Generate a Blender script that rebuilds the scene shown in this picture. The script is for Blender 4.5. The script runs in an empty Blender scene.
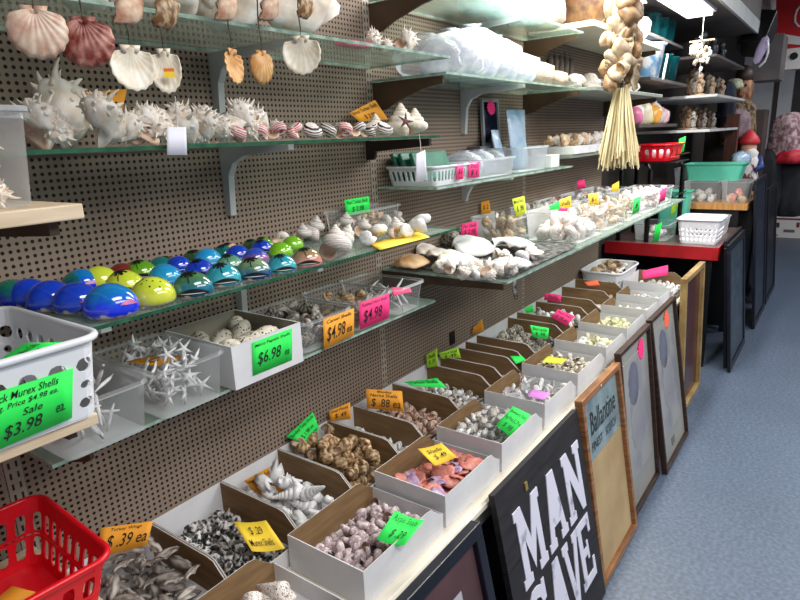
import bpy, bmesh, math, random
import numpy as np
from mathutils import Vector, Matrix, Euler
random.seed(7)
SC = bpy.context.scene
COL = SC.collection
PI = math.pi

# ------------------------------------------------------------------ camera
RM = np.array([[0.58598923, -0.2328434, 0.77614468],
               [-0.80920402, -0.11792529, 0.57557144],
               [-0.04249093, -0.96533806, -0.25752077]])   # image right, image down, forward -> world
CAM = np.array([0.0, -1.28, 1.65])
cd = bpy.data.cameras.new('camera'); cam = bpy.data.objects.new('camera', cd); COL.objects.link(cam)
cd.sensor_width = 36.0; cd.lens = 27.0; cd.clip_start = 0.02; cd.clip_end = 60
mw = Matrix.Identity(4)
for r_ in range(3):
    mw[r_][0] = RM[r_][0]; mw[r_][1] = -RM[r_][1]; mw[r_][2] = -RM[r_][2]; mw[r_][3] = CAM[r_]
cam.matrix_world = mw
SC.camera = cam

# ------------------------------------------------------------------ world, lights, exposure
w = bpy.data.worlds.new('world'); SC.world = w; w.use_nodes = True
w.node_tree.nodes['Background'].inputs[0].default_value = (0.75, 0.85, 1.0, 1)
w.node_tree.nodes['Background'].inputs[1].default_value = 0.3
SC.view_settings.view_transform = 'Standard'; SC.view_settings.look = 'None'
SC.view_settings.exposure = 0.0; SC.view_settings.gamma = 1.0; SC.view_settings.use_curve_mapping = False

def area(name, loc, rot, sx, sy, power, col=(1, 1, 1)):
    l = bpy.data.lights.new(name, 'AREA'); l.shape = 'RECTANGLE'; l.size = sx; l.size_y = sy
    l.energy = power; l.color = col
    o = bpy.data.objects.new(name, l); COL.objects.link(o); o.location = loc; o.rotation_euler = rot
    return o
# fluorescent strip under the canopy over the second and third bays
area('canopy_tube_light', (3.3, -0.36, 2.355), (math.radians(-8), 0, 0), 2.9, 0.14, 70, (1.0, 0.97, 0.9))
# store ceiling fluorescents over the aisle
area('aisle_or_fill_light', (0.6, -1.9, 2.85), (math.radians(14), 0, 0), 1.3, 0.5, 30, (1.0, 0.98, 0.95))
area('aisle_or_fill_light', (3.4, -1.9, 2.85), (math.radians(10), 0, 0), 2.4, 0.5, 64, (1.0, 0.99, 0.97))
area('aisle_or_fill_light', (7.2, -2.1, 2.95), (0, 0, 0), 2.4, 0.4, 60, (0.95, 0.97, 1.0))

area('aisle_or_fill_light', (1.6, -3.3, 2.9), (math.radians(38), 0, 0), 3.4, 0.5, 44, (1.0, 0.98, 0.95))  # added fill light, tilted at the wall to brighten the shelves from the front
# ------------------------------------------------------------------ pixel to plane helpers (places in the room)
def ray(x, y): return RM @ np.array([x - 400, y - 300, 600.0])
def on(x, y, ax, v):
    r = ray(x, y); t = (v - CAM[ax]) / r[ax]; return Vector(CAM + t * r)
def ZP(x, y, z): return on(x, y, 2, z)
def WP(x, y, yy): return on(x, y, 1, yy)
def XP(x, y, xx): return on(x, y, 0, xx)
def PL(x, y, P0, n):
    r = ray(x, y); n = np.array(n, float); t = np.dot(np.array(P0, float) - CAM, n) / np.dot(r, n)
    return Vector(CAM + t * r)

# ------------------------------------------------------------------ materials
MATS = {}
def srgb(h):
    def f(c):
        c /= 255.0
        return c / 12.92 if c <= 0.04045 else ((c + 0.055) / 1.055) ** 2.4
    return (f(h[0]), f(h[1]), f(h[2]), 1)
def new_mat(name):
    m = bpy.data.materials.new(name); m.use_nodes = True
    return m, m.node_tree, m.node_tree.nodes['Principled BSDF']
def M(name, c1=None, c2=None, scale=20, rough=.6, bump=0, metal=0, var=0, detail=4, lo=.35, hi=.65, kind='noise', spec=.5, coat=0, dist=0, stretch=None):
    if name in MATS: return MATS[name]
    m, nt, b = new_mat(name); N, L = nt.nodes, nt.links
    b.inputs['Roughness'].default_value = rough; b.inputs['Metallic'].default_value = metal
    b.inputs['Specular IOR Level'].default_value = spec; b.inputs['Coat Weight'].default_value = coat
    col = None
    tc = N.new('ShaderNodeTexCoord'); mp = N.new('ShaderNodeMapping'); L.new(tc.outputs['Object'], mp.inputs['Vector'])
    if stretch: mp.inputs['Scale'].default_value = stretch
    if c2 is not None or bump:
        if kind == 'wave':
            t = N.new('ShaderNodeTexWave'); t.inputs['Distortion'].default_value = dist; t.bands_direction = 'Z'
            out = t.outputs['Fac']
        elif kind == 'voronoi':
            t = N.new('ShaderNodeTexVoronoi'); out = t.outputs['Distance']
        else:
            t = N.new('ShaderNodeTexNoise'); t.inputs['Detail'].default_value = detail; out = t.outputs['Fac']
        t.inputs['Scale'].default_value = scale
        L.new(mp.outputs['Vector'], t.inputs['Vector'])
    if c2 is not None:
        r = N.new('ShaderNodeValToRGB'); r.color_ramp.elements[0].position = lo; r.color_ramp.elements[1].position = hi
        r.color_ramp.elements[0].color = srgb(c1); r.color_ramp.elements[1].color = srgb(c2)
        L.new(out, r.inputs['Fac']); col = r.outputs['Color']
    else:
        b.inputs['Base Color'].default_value = srgb(c1)
    if var:
        oi = N.new('ShaderNodeObjectInfo'); hs = N.new('ShaderNodeHueSaturation')
        mr = N.new('ShaderNodeMapRange'); mr.inputs['To Min'].default_value = 1 - var; mr.inputs['To Max'].default_value = 1 + var * .5
        L.new(oi.outputs['Random'], mr.inputs['Value']); L.new(mr.outputs['Result'], hs.inputs['Value'])
        if col: L.new(col, hs.inputs['Color'])
        else: hs.inputs['Color'].default_value = srgb(c1)
        col = hs.outputs['Color']
    if col: L.new(col, b.inputs['Base Color'])
    if bump:
        bp = N.new('ShaderNodeBump'); bp.inputs['Strength'].default_value = bump; bp.inputs['Distance'].default_value = .01
        L.new(out, bp.inputs['Height']); L.new(bp.outputs['Normal'], b.inputs['Normal'])
    MATS[name] = m
    return m
def clear_mat(name, tint, alpha, rough=.15, body=None):
    """see-through plastic or glass: a share of tinted transparency over a glossy body"""
    m, nt, b = new_mat(name); N, L = nt.nodes, nt.links
    b.inputs['Base Color'].default_value = srgb(body or (235, 238, 240)); b.inputs['Roughness'].default_value = rough
    tr = N.new('ShaderNodeBsdfTransparent'); tr.inputs['Color'].default_value = srgb(tint)
    mx = N.new('ShaderNodeMixShader'); fr = N.new('ShaderNodeFresnel'); fr.inputs['IOR'].default_value = 1.22
    ad = N.new('ShaderNodeMath'); ad.operation = 'MULTIPLY_ADD'; ad.use_clamp = True; ad.inputs[1].default_value = .45; ad.inputs[2].default_value = alpha
    L.new(fr.outputs['Fac'], ad.inputs[0]); L.new(ad.outputs[0], mx.inputs['Fac'])
    L.new(tr.outputs[0], mx.inputs[1]); L.new(b.outputs[0], mx.inputs[2])
    L.new(mx.outputs[0], N['Material Output'].inputs['Surface'])
    MATS[name] = m
    return m
GLASS = clear_mat('shelf_glass', (243, 250, 246), .05, .03, (190, 205, 198))
EDGE = M('glass_edge', (24, 74, 52), (50, 100, 74), 30, .15)
EDGE_PALE = M('glass_edge_pale', (120, 150, 136), (176, 196, 184), 30, .15)
CLEAR = clear_mat('clear_plastic', (250, 250, 250), .1, .18)
FROST = clear_mat('frosted_plastic', (240, 242, 244), .34, .35, (225, 228, 232))
BAGCLEAR = clear_mat('clear_bag', (250, 250, 252), .2, .1, (240, 243, 248))
WATERGLASS = clear_mat('teal_glass', (60, 170, 175), .35, .1, (20, 110, 118))

# pegboard: perforated hardboard
def pegboard_mat():
    m, nt, b = new_mat('pegboard'); N, L = nt.nodes, nt.links
    tc = N.new('ShaderNodeTexCoord'); sp = N.new('ShaderNodeSeparateXYZ'); L.new(tc.outputs['Object'], sp.inputs[0])
    P = .0141
    def cell(o):
        a = N.new('ShaderNodeMath'); a.operation = 'DIVIDE'; a.inputs[1].default_value = P; L.new(o, a.inputs[0])
        f = N.new('ShaderNodeMath'); f.operation = 'FRACT'; L.new(a.outputs[0], f.inputs[0])
        s = N.new('ShaderNodeMath'); s.operation = 'SUBTRACT'; s.inputs[1].default_value = .5; L.new(f.outputs[0], s.inputs[0])
        q = N.new('ShaderNodeMath'); q.operation = 'MULTIPLY'; L.new(s.outputs[0], q.inputs[0]); L.new(s.outputs[0], q.inputs[1])
        return q.outputs[0]
    ad = N.new('ShaderNodeMath'); ad.operation = 'ADD'; L.new(cell(sp.outputs['X']), ad.inputs[0]); L.new(cell(sp.outputs['Z']), ad.inputs[1])
    lt = N.new('ShaderNodeMath'); lt.operation = 'LESS_THAN'; lt.inputs[1].default_value = .066; L.new(ad.outputs[0], lt.inputs[0])
    nz = N.new('ShaderNodeTexNoise'); nz.inputs['Scale'].default_value = 3; L.new(tc.outputs['Object'], nz.inputs['Vector'])
    r = N.new('ShaderNodeValToRGB'); r.color_ramp.elements[0].color = srgb((132, 115, 101)); r.color_ramp.elements[1].color = srgb((150, 133, 118))
    L.new(nz.outputs['Fac'], r.inputs['Fac'])
    mx = N.new('ShaderNodeMix'); mx.data_type = 'RGBA'; L.new(lt.outputs[0], mx.inputs['Factor'])
    L.new(r.outputs['Color'], mx.inputs['A']); mx.inputs['B'].default_value = srgb((26, 20, 18))
    L.new(mx.outputs['Result'], b.inputs['Base Color']); b.inputs['Roughness'].default_value = .7
    b.inputs['Specular IOR Level'].default_value = .25
    return m
PEG = pegboard_mat()
def floor_mat():
    m, nt, b = new_mat('blue_floor'); N, L = nt.nodes, nt.links
    tc = N.new('ShaderNodeTexCoord'); n1 = N.new('ShaderNodeTexNoise'); n1.inputs['Scale'].default_value = 60; n1.inputs['Detail'].default_value = 6
    n2 = N.new('ShaderNodeTexNoise'); n2.inputs['Scale'].default_value = 2.2
    L.new(tc.outputs['Object'], n1.inputs['Vector']); L.new(tc.outputs['Object'], n2.inputs['Vector'])
    r = N.new('ShaderNodeValToRGB'); r.color_ramp.elements[0].position = .38; r.color_ramp.elements[1].position = .66
    r.color_ramp.elements[0].color = srgb((74, 87, 106)); r.color_ramp.elements[1].color = srgb((96, 110, 130))
    L.new(n1.outputs['Fac'], r.inputs['Fac'])
    r2 = N.new('ShaderNodeValToRGB'); r2.color_ramp.elements[0].color = (.8, .8, .8, 1); r2.color_ramp.elements[1].color = (1.1, 1.1, 1.1, 1)
    L.new(n2.outputs['Fac'], r2.inputs['Fac'])
    mx = N.new('ShaderNodeMix'); mx.data_type = 'RGBA'; mx.blend_type = 'MULTIPLY'; mx.inputs['Factor'].default_value = 1
    L.new(r.outputs['Color'], mx.inputs['A']); L.new(r2.outputs['Color'], mx.inputs['B'])
    L.new(mx.outputs['Result'], b.inputs['Base Color']); b.inputs['Roughness'].default_value = .42
    return m

BLACK = M('black_paint', (14, 14, 17), rough=.4)
BLACKWIRE = M('black_wire', (12, 12, 13), rough=.35)
INK = M('ink', (18, 20, 26), rough=.7)
WHITE = M('white_plastic', (228, 230, 236), rough=.35)
CREAMW = M('white_card', (214, 214, 218), (228, 228, 230), 8, .8)
KRAFT = M('kraft_card', (122, 94, 62), (140, 110, 74), 9, .85, stretch=(1, 1, 6))
KRAFTE = M('kraft_edge', (176, 146, 108), (198, 170, 134), 30, .85)
GREYMET = M('grey_metal', (176, 180, 180), (196, 198, 198), 6, .45)
BROWNMET = M('brown_metal', (62, 44, 30), (84, 62, 44), 6, .5)
UPRIGHT = M('upright_metal', (150, 138, 124), (164, 150, 136), 4, .5)
TRIM = M('cream_trim', (216, 208, 192), (230, 222, 208), 5, .45)
DARKWOOD = M('dark_wood', (40, 26, 20), (66, 44, 32), 12, .5, stretch=(1, 1, 6))

# ------------------------------------------------------------------ mesh helpers
class MB:
    def __init__(s): s.v = []; s.f = []; s.m = []
    def add(s, vs, fs, mi=0):
        k = len(s.v); s.v += [tuple(p) for p in vs]
        for f in fs: s.f.append([k + i for i in f]); s.m.append(mi)
    def box(s, x0, x1, y0, y1, z0, z1, mi=0):
        v = [(x, y, z) for x in (x0, x1) for y in (y0, y1) for z in (z0, z1)]
        s.add(v, [(0, 1, 3, 2), (4, 6, 7, 5), (0, 4, 5, 1), (2, 3, 7, 6), (0, 2, 6, 4), (1, 5, 7, 3)], mi)
    def prism(s, pts, a, b, axis=0, mi=0):
        """polygon pts extruded from a to b along axis; pts fill the other two axes in order"""
        n = len(pts)
        def p3(p, t):
            if axis == 0: return (t, p[0], p[1])
            if axis == 1: return (p[0], t, p[1])
            return (p[0], p[1], t)
        v = [p3(p, a) for p in pts] + [p3(p, b) for p in pts]
        f = [tuple(range(n)), tuple(range(2 * n - 1, n - 1, -1))] + [(i, (i + 1) % n, n + (i + 1) % n, n + i) for i in range(n)]
        s.add(v, f, mi)
    def tube(s, pts, r, n=8, mi=0, cap=True):
        pts = [Vector(p) for p in pts]; rings = []
        rr = r if isinstance(r, (list, tuple)) else [r] * len(pts)
        up = Vector((0, 0, 1))
        for i, p in enumerate(pts):
            t = (pts[min(i + 1, len(pts) - 1)] - pts[max(i - 1, 0)]).normalized()
            a = t.cross(up)
            if a.length < .05: a = t.cross(Vector((1, 0, 0)))
            a.normalize(); b_ = t.cross(a)
            rings.append([p + (a * math.cos(2 * PI * k / n) + b_ * math.sin(2 * PI * k / n)) * rr[i] for k in range(n)])
        k0 = [q for ring in rings for q in ring]
        f = [(i * n + k, i * n + (k + 1) % n, (i + 1) * n + (k + 1) % n, (i + 1) * n + k) for i in range(len(pts) - 1) for k in range(n)]
        if cap: f += [tuple(range(n)), tuple(range(len(k0) - 1, len(k0) - n - 1, -1))]
        s.add(k0, f, mi)
    def lathe(s, prof, n=24, mi=0, c=(0, 0, 0), sx=1, sy=1, ripple=None):
        v = []
        for r, z in prof:
            for k in range(n):
                a = 2 * PI * k / n; q = r * (1 + (ripple(a, z) if ripple else 0))
                v.append((c[0] + q * math.cos(a) * sx, c[1] + q * math.sin(a) * sy, c[2] + z))
        f = [(i * n + k, i * n + (k + 1) % n, (i + 1) * n + (k + 1) % n, (i + 1) * n + k) for i in range(len(prof) - 1) for k in range(n)]
        if prof[0][0] > 1e-4: f.append(tuple(range(n - 1, -1, -1)))
        if prof[-1][0] > 1e-4: f.append(tuple(range(len(v) - n, len(v))))
        s.add(v, f, mi)
    def mesh(s, name, mats, smooth=False, merge=0.0):
        me = bpy.data.meshes.new(name); me.from_pydata(s.v, [], s.f); me.update()
        for m in (mats if isinstance(mats, (list, tuple)) else [mats]): me.materials.append(m)
        me.polygons.foreach_set('material_index', s.m)
        bm = bmesh.new(); bm.from_mesh(me)
        if merge: bmesh.ops.remove_doubles(bm, verts=bm.verts, dist=merge)
        bmesh.ops.recalc_face_normals(bm, faces=bm.faces); bm.to_mesh(me); bm.free()
        if smooth: me.polygons.foreach_set('use_smooth', [True] * len(me.polygons))
        me.update()
        return me
    def build(s, name, mats, parent=None, smooth=False, merge=0.0, loc=None, rot=None, bevel=0, solid=0):
        o = bpy.data.objects.new(name, s.mesh(name, mats, smooth, merge)); COL.objects.link(o)
        if parent: o.parent = parent
        if loc is not None: o.location = loc
        if rot is not None: o.rotation_euler = rot
        if solid:
            md = o.modifiers.new('Solidify', 'SOLIDIFY'); md.thickness = solid; md.offset = 0
        if bevel:
            md = o.modifiers.new('Bevel', 'BEVEL'); md.width = bevel; md.segments = 2; md.limit_method = 'ANGLE'
        return o
def tag(o, label, cat, group=None, kind=None):
    o['label'] = label; o['category'] = cat
    if group: o['group'] = group
    if kind: o['kind'] = kind
    return o
def struct(o): o['kind'] = 'structure'; return o
def empty(name, loc=(0, 0, 0), rot=(0, 0, 0)):
    o = bpy.data.objects.new(name, None); o.empty_display_size = .05; COL.objects.link(o)
    o.location = loc; o.rotation_euler = rot
    return o
def inst(name, me, parent=None, loc=(0, 0, 0), rot=(0, 0, 0), sc=1):
    o = bpy.data.objects.new(name, me); COL.objects.link(o); o.location = loc; o.rotation_euler = rot
    o.scale = (sc, sc, sc) if isinstance(sc, (int, float)) else sc
    if parent: o.parent = parent
    return o
def copy_tree(o, parent=None):
    c = o.copy(); COL.objects.link(c)
    if parent: c.parent = parent
    for ch in list(o.children): copy_tree(ch, c)
    return c

# ------------------------------------------------------------------ lettering and paper signs
_tx = {}
def text_geo(s):
    if s in _tx: return _tx[s]
    cu = bpy.data.curves.new('t', 'FONT'); cu.body = s; cu.size = 1; cu.shear = .18; cu.resolution_u = 2
    cu.offset = .004
    ob = bpy.data.objects.new('t', cu); COL.objects.link(ob); bpy.context.view_layer.update()
    me = bpy.data.meshes.new_from_object(ob.evaluated_get(bpy.context.evaluated_depsgraph_get()))
    v = [tuple(p.co) for p in me.vertices]; f = [tuple(p.vertices) for p in me.polygons]
    bpy.data.objects.remove(ob); bpy.data.curves.remove(cu); bpy.data.meshes.remove(me)
    xs = [p[0] for p in v]; ys = [p[1] for p in v]
    x0, x1, y0, y1 = min(xs), max(xs), min(ys), max(ys)
    _tx[s] = ([((p[0] - x0) / (x1 - x0), (p[1] - y0) / (y1 - y0)) for p in v], f)
    return _tx[s]
def lettering(quad, lines, parent, mat=None, off=.0012, name='lettering'):
    """quad: TL, TR, BR, BL in the parent's space. lines: (text, u0, v0, u1, v1), v down from the top"""
    TL, TR, BR, BL = [Vector(q) for q in quad]
    n = (TR - TL).cross(BL - TL).normalized() * -1
    mb = MB()
    for (s, u0, v0, u1, v1) in lines:
        v, f = text_geo(s); out = []
        for a, b_ in v:
            u = u0 + (u1 - u0) * a; q = v1 + (v0 - v1) * b_
            p = (TL * (1 - u) + TR * u) * (1 - q) + (BL * (1 - u) + BR * u) * q
            out.append(p + n * off)
        mb.add(out, f)
    me = bpy.data.meshes.new(name); me.from_pydata(mb.v, [], mb.f); me.update(); me.materials.append(mat or INK)
    o = bpy.data.objects.new(name, me); COL.objects.link(o); o.parent = parent
    return o
NEON = dict(green=M('neon_green', (40, 240, 90), rough=.7), orange=M('neon_orange', (255, 172, 50), rough=.7),
            pink=M('neon_pink', (255, 50, 130), rough=.7), yellow=M('neon_yellow', (255, 216, 60), rough=.7),
            lime=M('neon_lime', (190, 250, 60), rough=.7), red_orange=M('neon_red_orange', (255, 110, 70), rough=.7),
            lilac=M('neon_lilac', (240, 150, 240), rough=.7), lemon=M('neon_lemon', (236, 250, 70), rough=.7),
            white=M('paper_white', (228, 228, 240), rough=.7))
def sign(px, ref, n, color, lines, label, curl=.0, grp=None, name='price_sign', cat='price sign'):
    """px: the paper's corners TL, TR, BR, BL as seen; ref: a point of its plane; n: the plane's normal"""
    ref = Vector(ref)
    for _ in range(60):
        q = [PL(x, y, ref, n) for x, y in px]
        if ref.x > 4 or max(p.y for p in q) < -.012: break
        ref = ref + (Vector(CAM) - ref).normalized() * .006
    o0 = sum(q, Vector()) / 4
    q = [p - o0 for p in q]
    nn = (q[1] - q[0]).cross(q[3] - q[0]).normalized() * -1
    root = empty(name, o0); tag(root, label, cat, grp)
    mb = MB(); N = 8
    v = []
    for i in range(N + 1):
        for j in range(2):
            u = i / N; p = (q[0] * (1 - u) + q[1] * u) if j == 0 else (q[3] * (1 - u) + q[2] * u)
            v.append(p + nn * curl * (4 * (u - .5) ** 2))
    mb.add(v, [(2 * i, 2 * i + 2, 2 * i + 3, 2 * i + 1) for i in range(N)])
    mb.build('paper', NEON[color], root, solid=.0006, smooth=True)
    if lines: lettering(q, lines, root, off=.0016 + abs(curl) * .6)
    return root
def L2(title, price): return [(title, .08, .08, .92, .26), (price, .3, .42, .85, .82)]
FACE = (-.62, -.62, .45)     # papers turned towards the aisle and up
UPF = (-.25, -.35, .9)       # papers lying on the goods
WALLF = (0, -1, 0)

# ------------------------------------------------------------------ structure
def sbox(name, x0, x1, y0, y1, z0, z1, m):
    b = MB(); b.box(x0, x1, y0, y1, z0, z1); return struct(b.build(name, m))
sbox('floor', -3, 12, -4, 1.2, -.05, 0, floor_mat())
sbox('wall_back', -1.5, 12, .13, .2, 0, 3.4, M('dark_wall', (52, 44, 40), (60, 52, 46), 2, .8))
sbox('wall_end', 10.95, 11.05, -4, .13, 0, 3.4, M('end_wall', (60, 56, 58), (84, 78, 76), 2, .8))
sbox('ceiling', -3, 12, -4, .2, 3.4, 3.5, M('ceiling_tile', (120, 118, 112), (136, 134, 128), 3, .9))

# ------------------------------------------------------------------ gondola bays
SEAM = [-.82, .40, 1.61, 2.80, 4.0]
def bay(i, x0, x1, label):
    root = empty('pegboard_panel', (x0, 0, 0)); tag(root, label, 'pegboard', 'pegboard panels behind the shelves')
    w_ = x1 - x0
    b = MB(); b.box(.017, w_ - .017, .0, .012, .68, 2.375); b.build('perforated_board', PEG, root)
    b = MB(); b.box(-.016, .016, -.001, .03, .68, 2.375)
    up = b.build('upright', UPRIGHT, root)
    b = MB()
    for k in range(96):
        z = .72 + k * .0235
        if z < 2.35:
            b.box(-.009, -.005, -.0018, -.0008, z, z + .013); b.box(.005, .009, -.0018, -.0008, z, z + .013)
    b.build('slots', BLACK, up)
    return root
bay(0, SEAM[0], SEAM[1], 'nearest pegboard panel, behind the red basket and white sale basket')
bay(1, SEAM[1], SEAM[2], 'pegboard panel behind the spiny murex shells and painted shells')
bay(2, SEAM[2], SEAM[3], 'pegboard panel behind the plastic bag shelf with framed picture')
bay(3, SEAM[3], SEAM[4], 'pegboard panel behind the hanging shell garland with raffia tassel')
root = empty('display_deck', (0, 0, 0)); tag(root, 'long cream base deck carrying the rows of cardboard bin boxes', 'display counter')
b = MB(); b.box(-.82, 4.0, -.572, .03, .655, .675); b.build('deck_top', TRIM, root)
b = MB(); pr = [(-.5725, .655), (-.585, .657), (-.592, .665), (-.590, .676), (-.582, .682), (-.5725, .681)]
b.prism(pr, -.82, 4.0); b.build('deck_trim', TRIM, root)
b = MB(); b.box(-.82, 4.0, -.555, -.54, .575, .655); b.build('front_rail', TRIM, root)
b = MB(); b.box(-.82, 4.0, -.5, -.48, 0, .655); b.build('kick_panel', BLACK, root)  # black colour stands in for the dark void beneath the deck

def bracket(parent, x, dep, kind, drop=.17):
    b = MB()
    if kind == 'grey':
        pr = [(0, 0), (-dep, 0), (-dep, -.012), (-.09, -.022), (-.045, -.04), (-.026, -.07), (-.018, -drop), (0, -drop)]
        b.prism(pr, x - .009, x + .009); b.build('bracket', GREYMET, parent)
    elif kind == 'flat':
        b.prism([(0, 0), (-dep, 0), (-dep, -.022), (-.04, -.034), (-.03, -.06), (0, -.06)], x - .006, x + .006); b.build('bracket', M('bracket_dark', (34, 22, 22), (48, 34, 32), 6, .5), parent)
    else:
        pr = [(0, 0), (-dep, 0), (-dep, -.022), (-.2, -.032), (-.1, -.062), (-.05, -.085), (0, -.092)]
        b.prism(pr, x - .004, x + .004); b.build('bracket', BROWNMET, parent)
def glass_shelf(x0, x1, dep, z, label, br, pale=False, drop=.17, y0=-.012):
    root = empty('glass_shelf', (x0, 0, z)); tag(root, label, 'shelf')
    b = MB(); w_ = x1 - x0
    b.box(.004, w_ - .004, -dep, y0, -.007, 0)
    o = b.build('glass_pane', [GLASS, EDGE_PALE if pale else EDGE], root)
    for p in o.data.polygons:
        if abs(p.normal.z) < .5: p.material_index = 1
    for x, k in br: bracket(root, x - x0, dep - .02, k, drop)
    for c in root.children:
        if c.name.startswith('bracket'): c.location = (0, 0, -.008)
    return root
A, B_, C_, D_ = SEAM[1], SEAM[2], SEAM[3], SEAM[4]
glass_shelf(A, B_, .31, 1.88, 'top glass shelf with the big pink conch shell', [(1.0, 'grey')], True)
glass_shelf(A - .02, B_, .268, 1.659, 'glass shelf lined with white spiny murex shells', [(.425, 'flat'), (1.0, 'grey'), (B_ - .03, 'flat')])
glass_shelf(A + .02, B_, .33, 1.38, 'glass shelf crowded with glossy painted shells', [(.48, 'grey'), (1.0, 'grey')])
glass_shelf(A - .02, B_, .235, 1.135, 'low glass shelf carrying the plastic tubs of shells', [(.46, 'brown'), (1.0, 'grey')], True, .07)
glass_shelf(B_, C_, .275, 2.076, 'highest glass shelf under the lamp, above the bagged shells', [(B_ + .02, 'brown'), (2.2, 'grey'), (C_ - .02, 'brown')], True)
glass_shelf(B_, C_, .29, 1.84, 'glass shelf heaped with glaring white bags of shells', [(B_ + .02, 'brown'), (2.2, 'grey'), (C_ - .02, 'brown')], True)
glass_shelf(B_, C_, .245, 1.50, 'glass shelf holding the white slotted basket and bagged goods', [(2.2, 'grey')], True, .1)
glass_shelf(B_, D_ + .1, .49, 1.22, 'long deep glass shelf of flat shells and neon-tagged tubs', [(B_ + .02, 'brown'), (2.2, 'grey'), (C_, 'grey'), (3.4, 'grey')], True, .1)
def board_shelf(x0, x1, dep, z, t, m, label, y1=-.012, br=True):
    root = empty('wooden_shelf', (x0, 0, z)); tag(root, label, 'shelf')
    b = MB(); b.box(0, x1 - x0, -dep, y1, -t, 0); b.build('board', m, root, bevel=.002)
    if br:
        b = MB(); pr = [(0, 0), (-dep + .03, 0), (-dep + .03, -.02), (-.2, -.035), (0, -.09)]
        b.prism(pr, x1 - x0 - .035, x1 - x0 - .022); b.build('bracket', BROWNMET, root, loc=(0, 0, -t - .0005))
    return root
PALEWOOD = M('pale_wood', (206, 182, 150), (228, 208, 180), 9, .5, stretch=(1, 8, 8))
board_shelf(-.8, .40, .468, 1.587, .02, PALEWOOD, 'pale wood shelf end under the clear tub of pink shells')
board_shelf(-.8, .40, .40, 1.268, .018, PALEWOOD, 'pale wood shelf under the white sale basket')
board_shelf(-.8, .40, .40, .875, .018, PALEWOOD, 'pale wood shelf under the red basket')
CREAMS = M('cream_shelf', (196, 190, 172), (210, 204, 188), 5, .5)
GREENG = M('greengrey_shelf', (118, 126, 118), (136, 142, 134), 5, .5)
board_shelf(C_, D_, .32, 2.12, .025, CREAMS, 'cream metal shelf behind the top of the shell garland')
board_shelf(C_, D_, .34, 1.845, .018, GREENG, 'grey-green metal shelf beside the garland, carrying white clusters')
board_shelf(C_, D_, .23, 1.55, .018, GREENG, 'narrow grey shelf with low white trays, left of the tassel')

# ------------------------------------------------------------------ tubs, baskets and cartons
def rrect(L, W, r, n=5):
    pts = []
    for cx, cy, a0 in ((L / 2 - r, W / 2 - r, 0), (-L / 2 + r, W / 2 - r, 90), (-L / 2 + r, -W / 2 + r, 180), (L / 2 - r, -W / 2 + r, 270)):
        for k in range(n + 1):
            a = math.radians(a0 + 90 * k / n); pts.append((cx + r * math.cos(a), cy + r * math.sin(a)))
    return pts
def resample(pts, n):
    P = [Vector(p) for p in pts] + [Vector(pts[0])]
    ls = [(P[i + 1] - P[i]).length for i in range(len(P) - 1)]; T = sum(ls); out = []
    i = 0; acc = 0
    for k in range(n):
        t = T * k / n
        while acc + ls[i] < t: acc += ls[i]; i += 1
        q = P[i].lerp(P[i + 1], (t - acc) / max(ls[i], 1e-9)); out.append((q.x, q.y))
    return out
def tub(name, label, cat, cx, cy, z, L, W, h, mat, taper=.86, r=.02, rot=0, lid=None, grp=None, t=.0016, rimw=.006, kind_mat=None):
    root = empty(name, (cx, cy, z), (0, 0, rot)); tag(root, label, cat, grp)
    b = MB(); lo = rrect(L * taper, W * taper, r * .8); hi = rrect(L, W, r); n = len(lo)
    v = []; rows = 5
    for k in range(rows + 1):
        u = k / rows
        v += [(lo[i][0] * (1 - u) + hi[i][0] * u, lo[i][1] * (1 - u) + hi[i][1] * u, .002 + (h - .002) * u) for i in range(n)]
    f = [(k * n + i, k * n + (i + 1) % n, (k + 1) * n + (i + 1) % n, (k + 1) * n + i) for k in range(rows) for i in range(n)]
    f.append(tuple(range(n - 1, -1, -1)))
    b.add(v, f); b.build('body', mat, root, smooth=False)
    b = MB(); loop = hi + [hi[0]]
    o = [rrect(L + 2 * d, W + 2 * d, r + d) for d in (0, rimw, rimw, 0)]; zz = [h, h, h - .007, h - .007]
    v = [(p[0], p[1], zz[k]) for k in range(4) for p in o[k]]
    f = [(k * n + i, k * n + (i + 1) % n, ((k + 1) % 4) * n + (i + 1) % n, ((k + 1) % 4) * n + i) for k in range(4) for i in range(n)]
    b.add(v, f); b.build('rim', kind_mat or mat, root)
    if lid:
        b = MB(); q = rrect(L + .012, W + .012, r + .006)
        b.prism(q, h + .0015, h + .008, axis=2); b.build('lid', lid, root)
    return root
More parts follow.
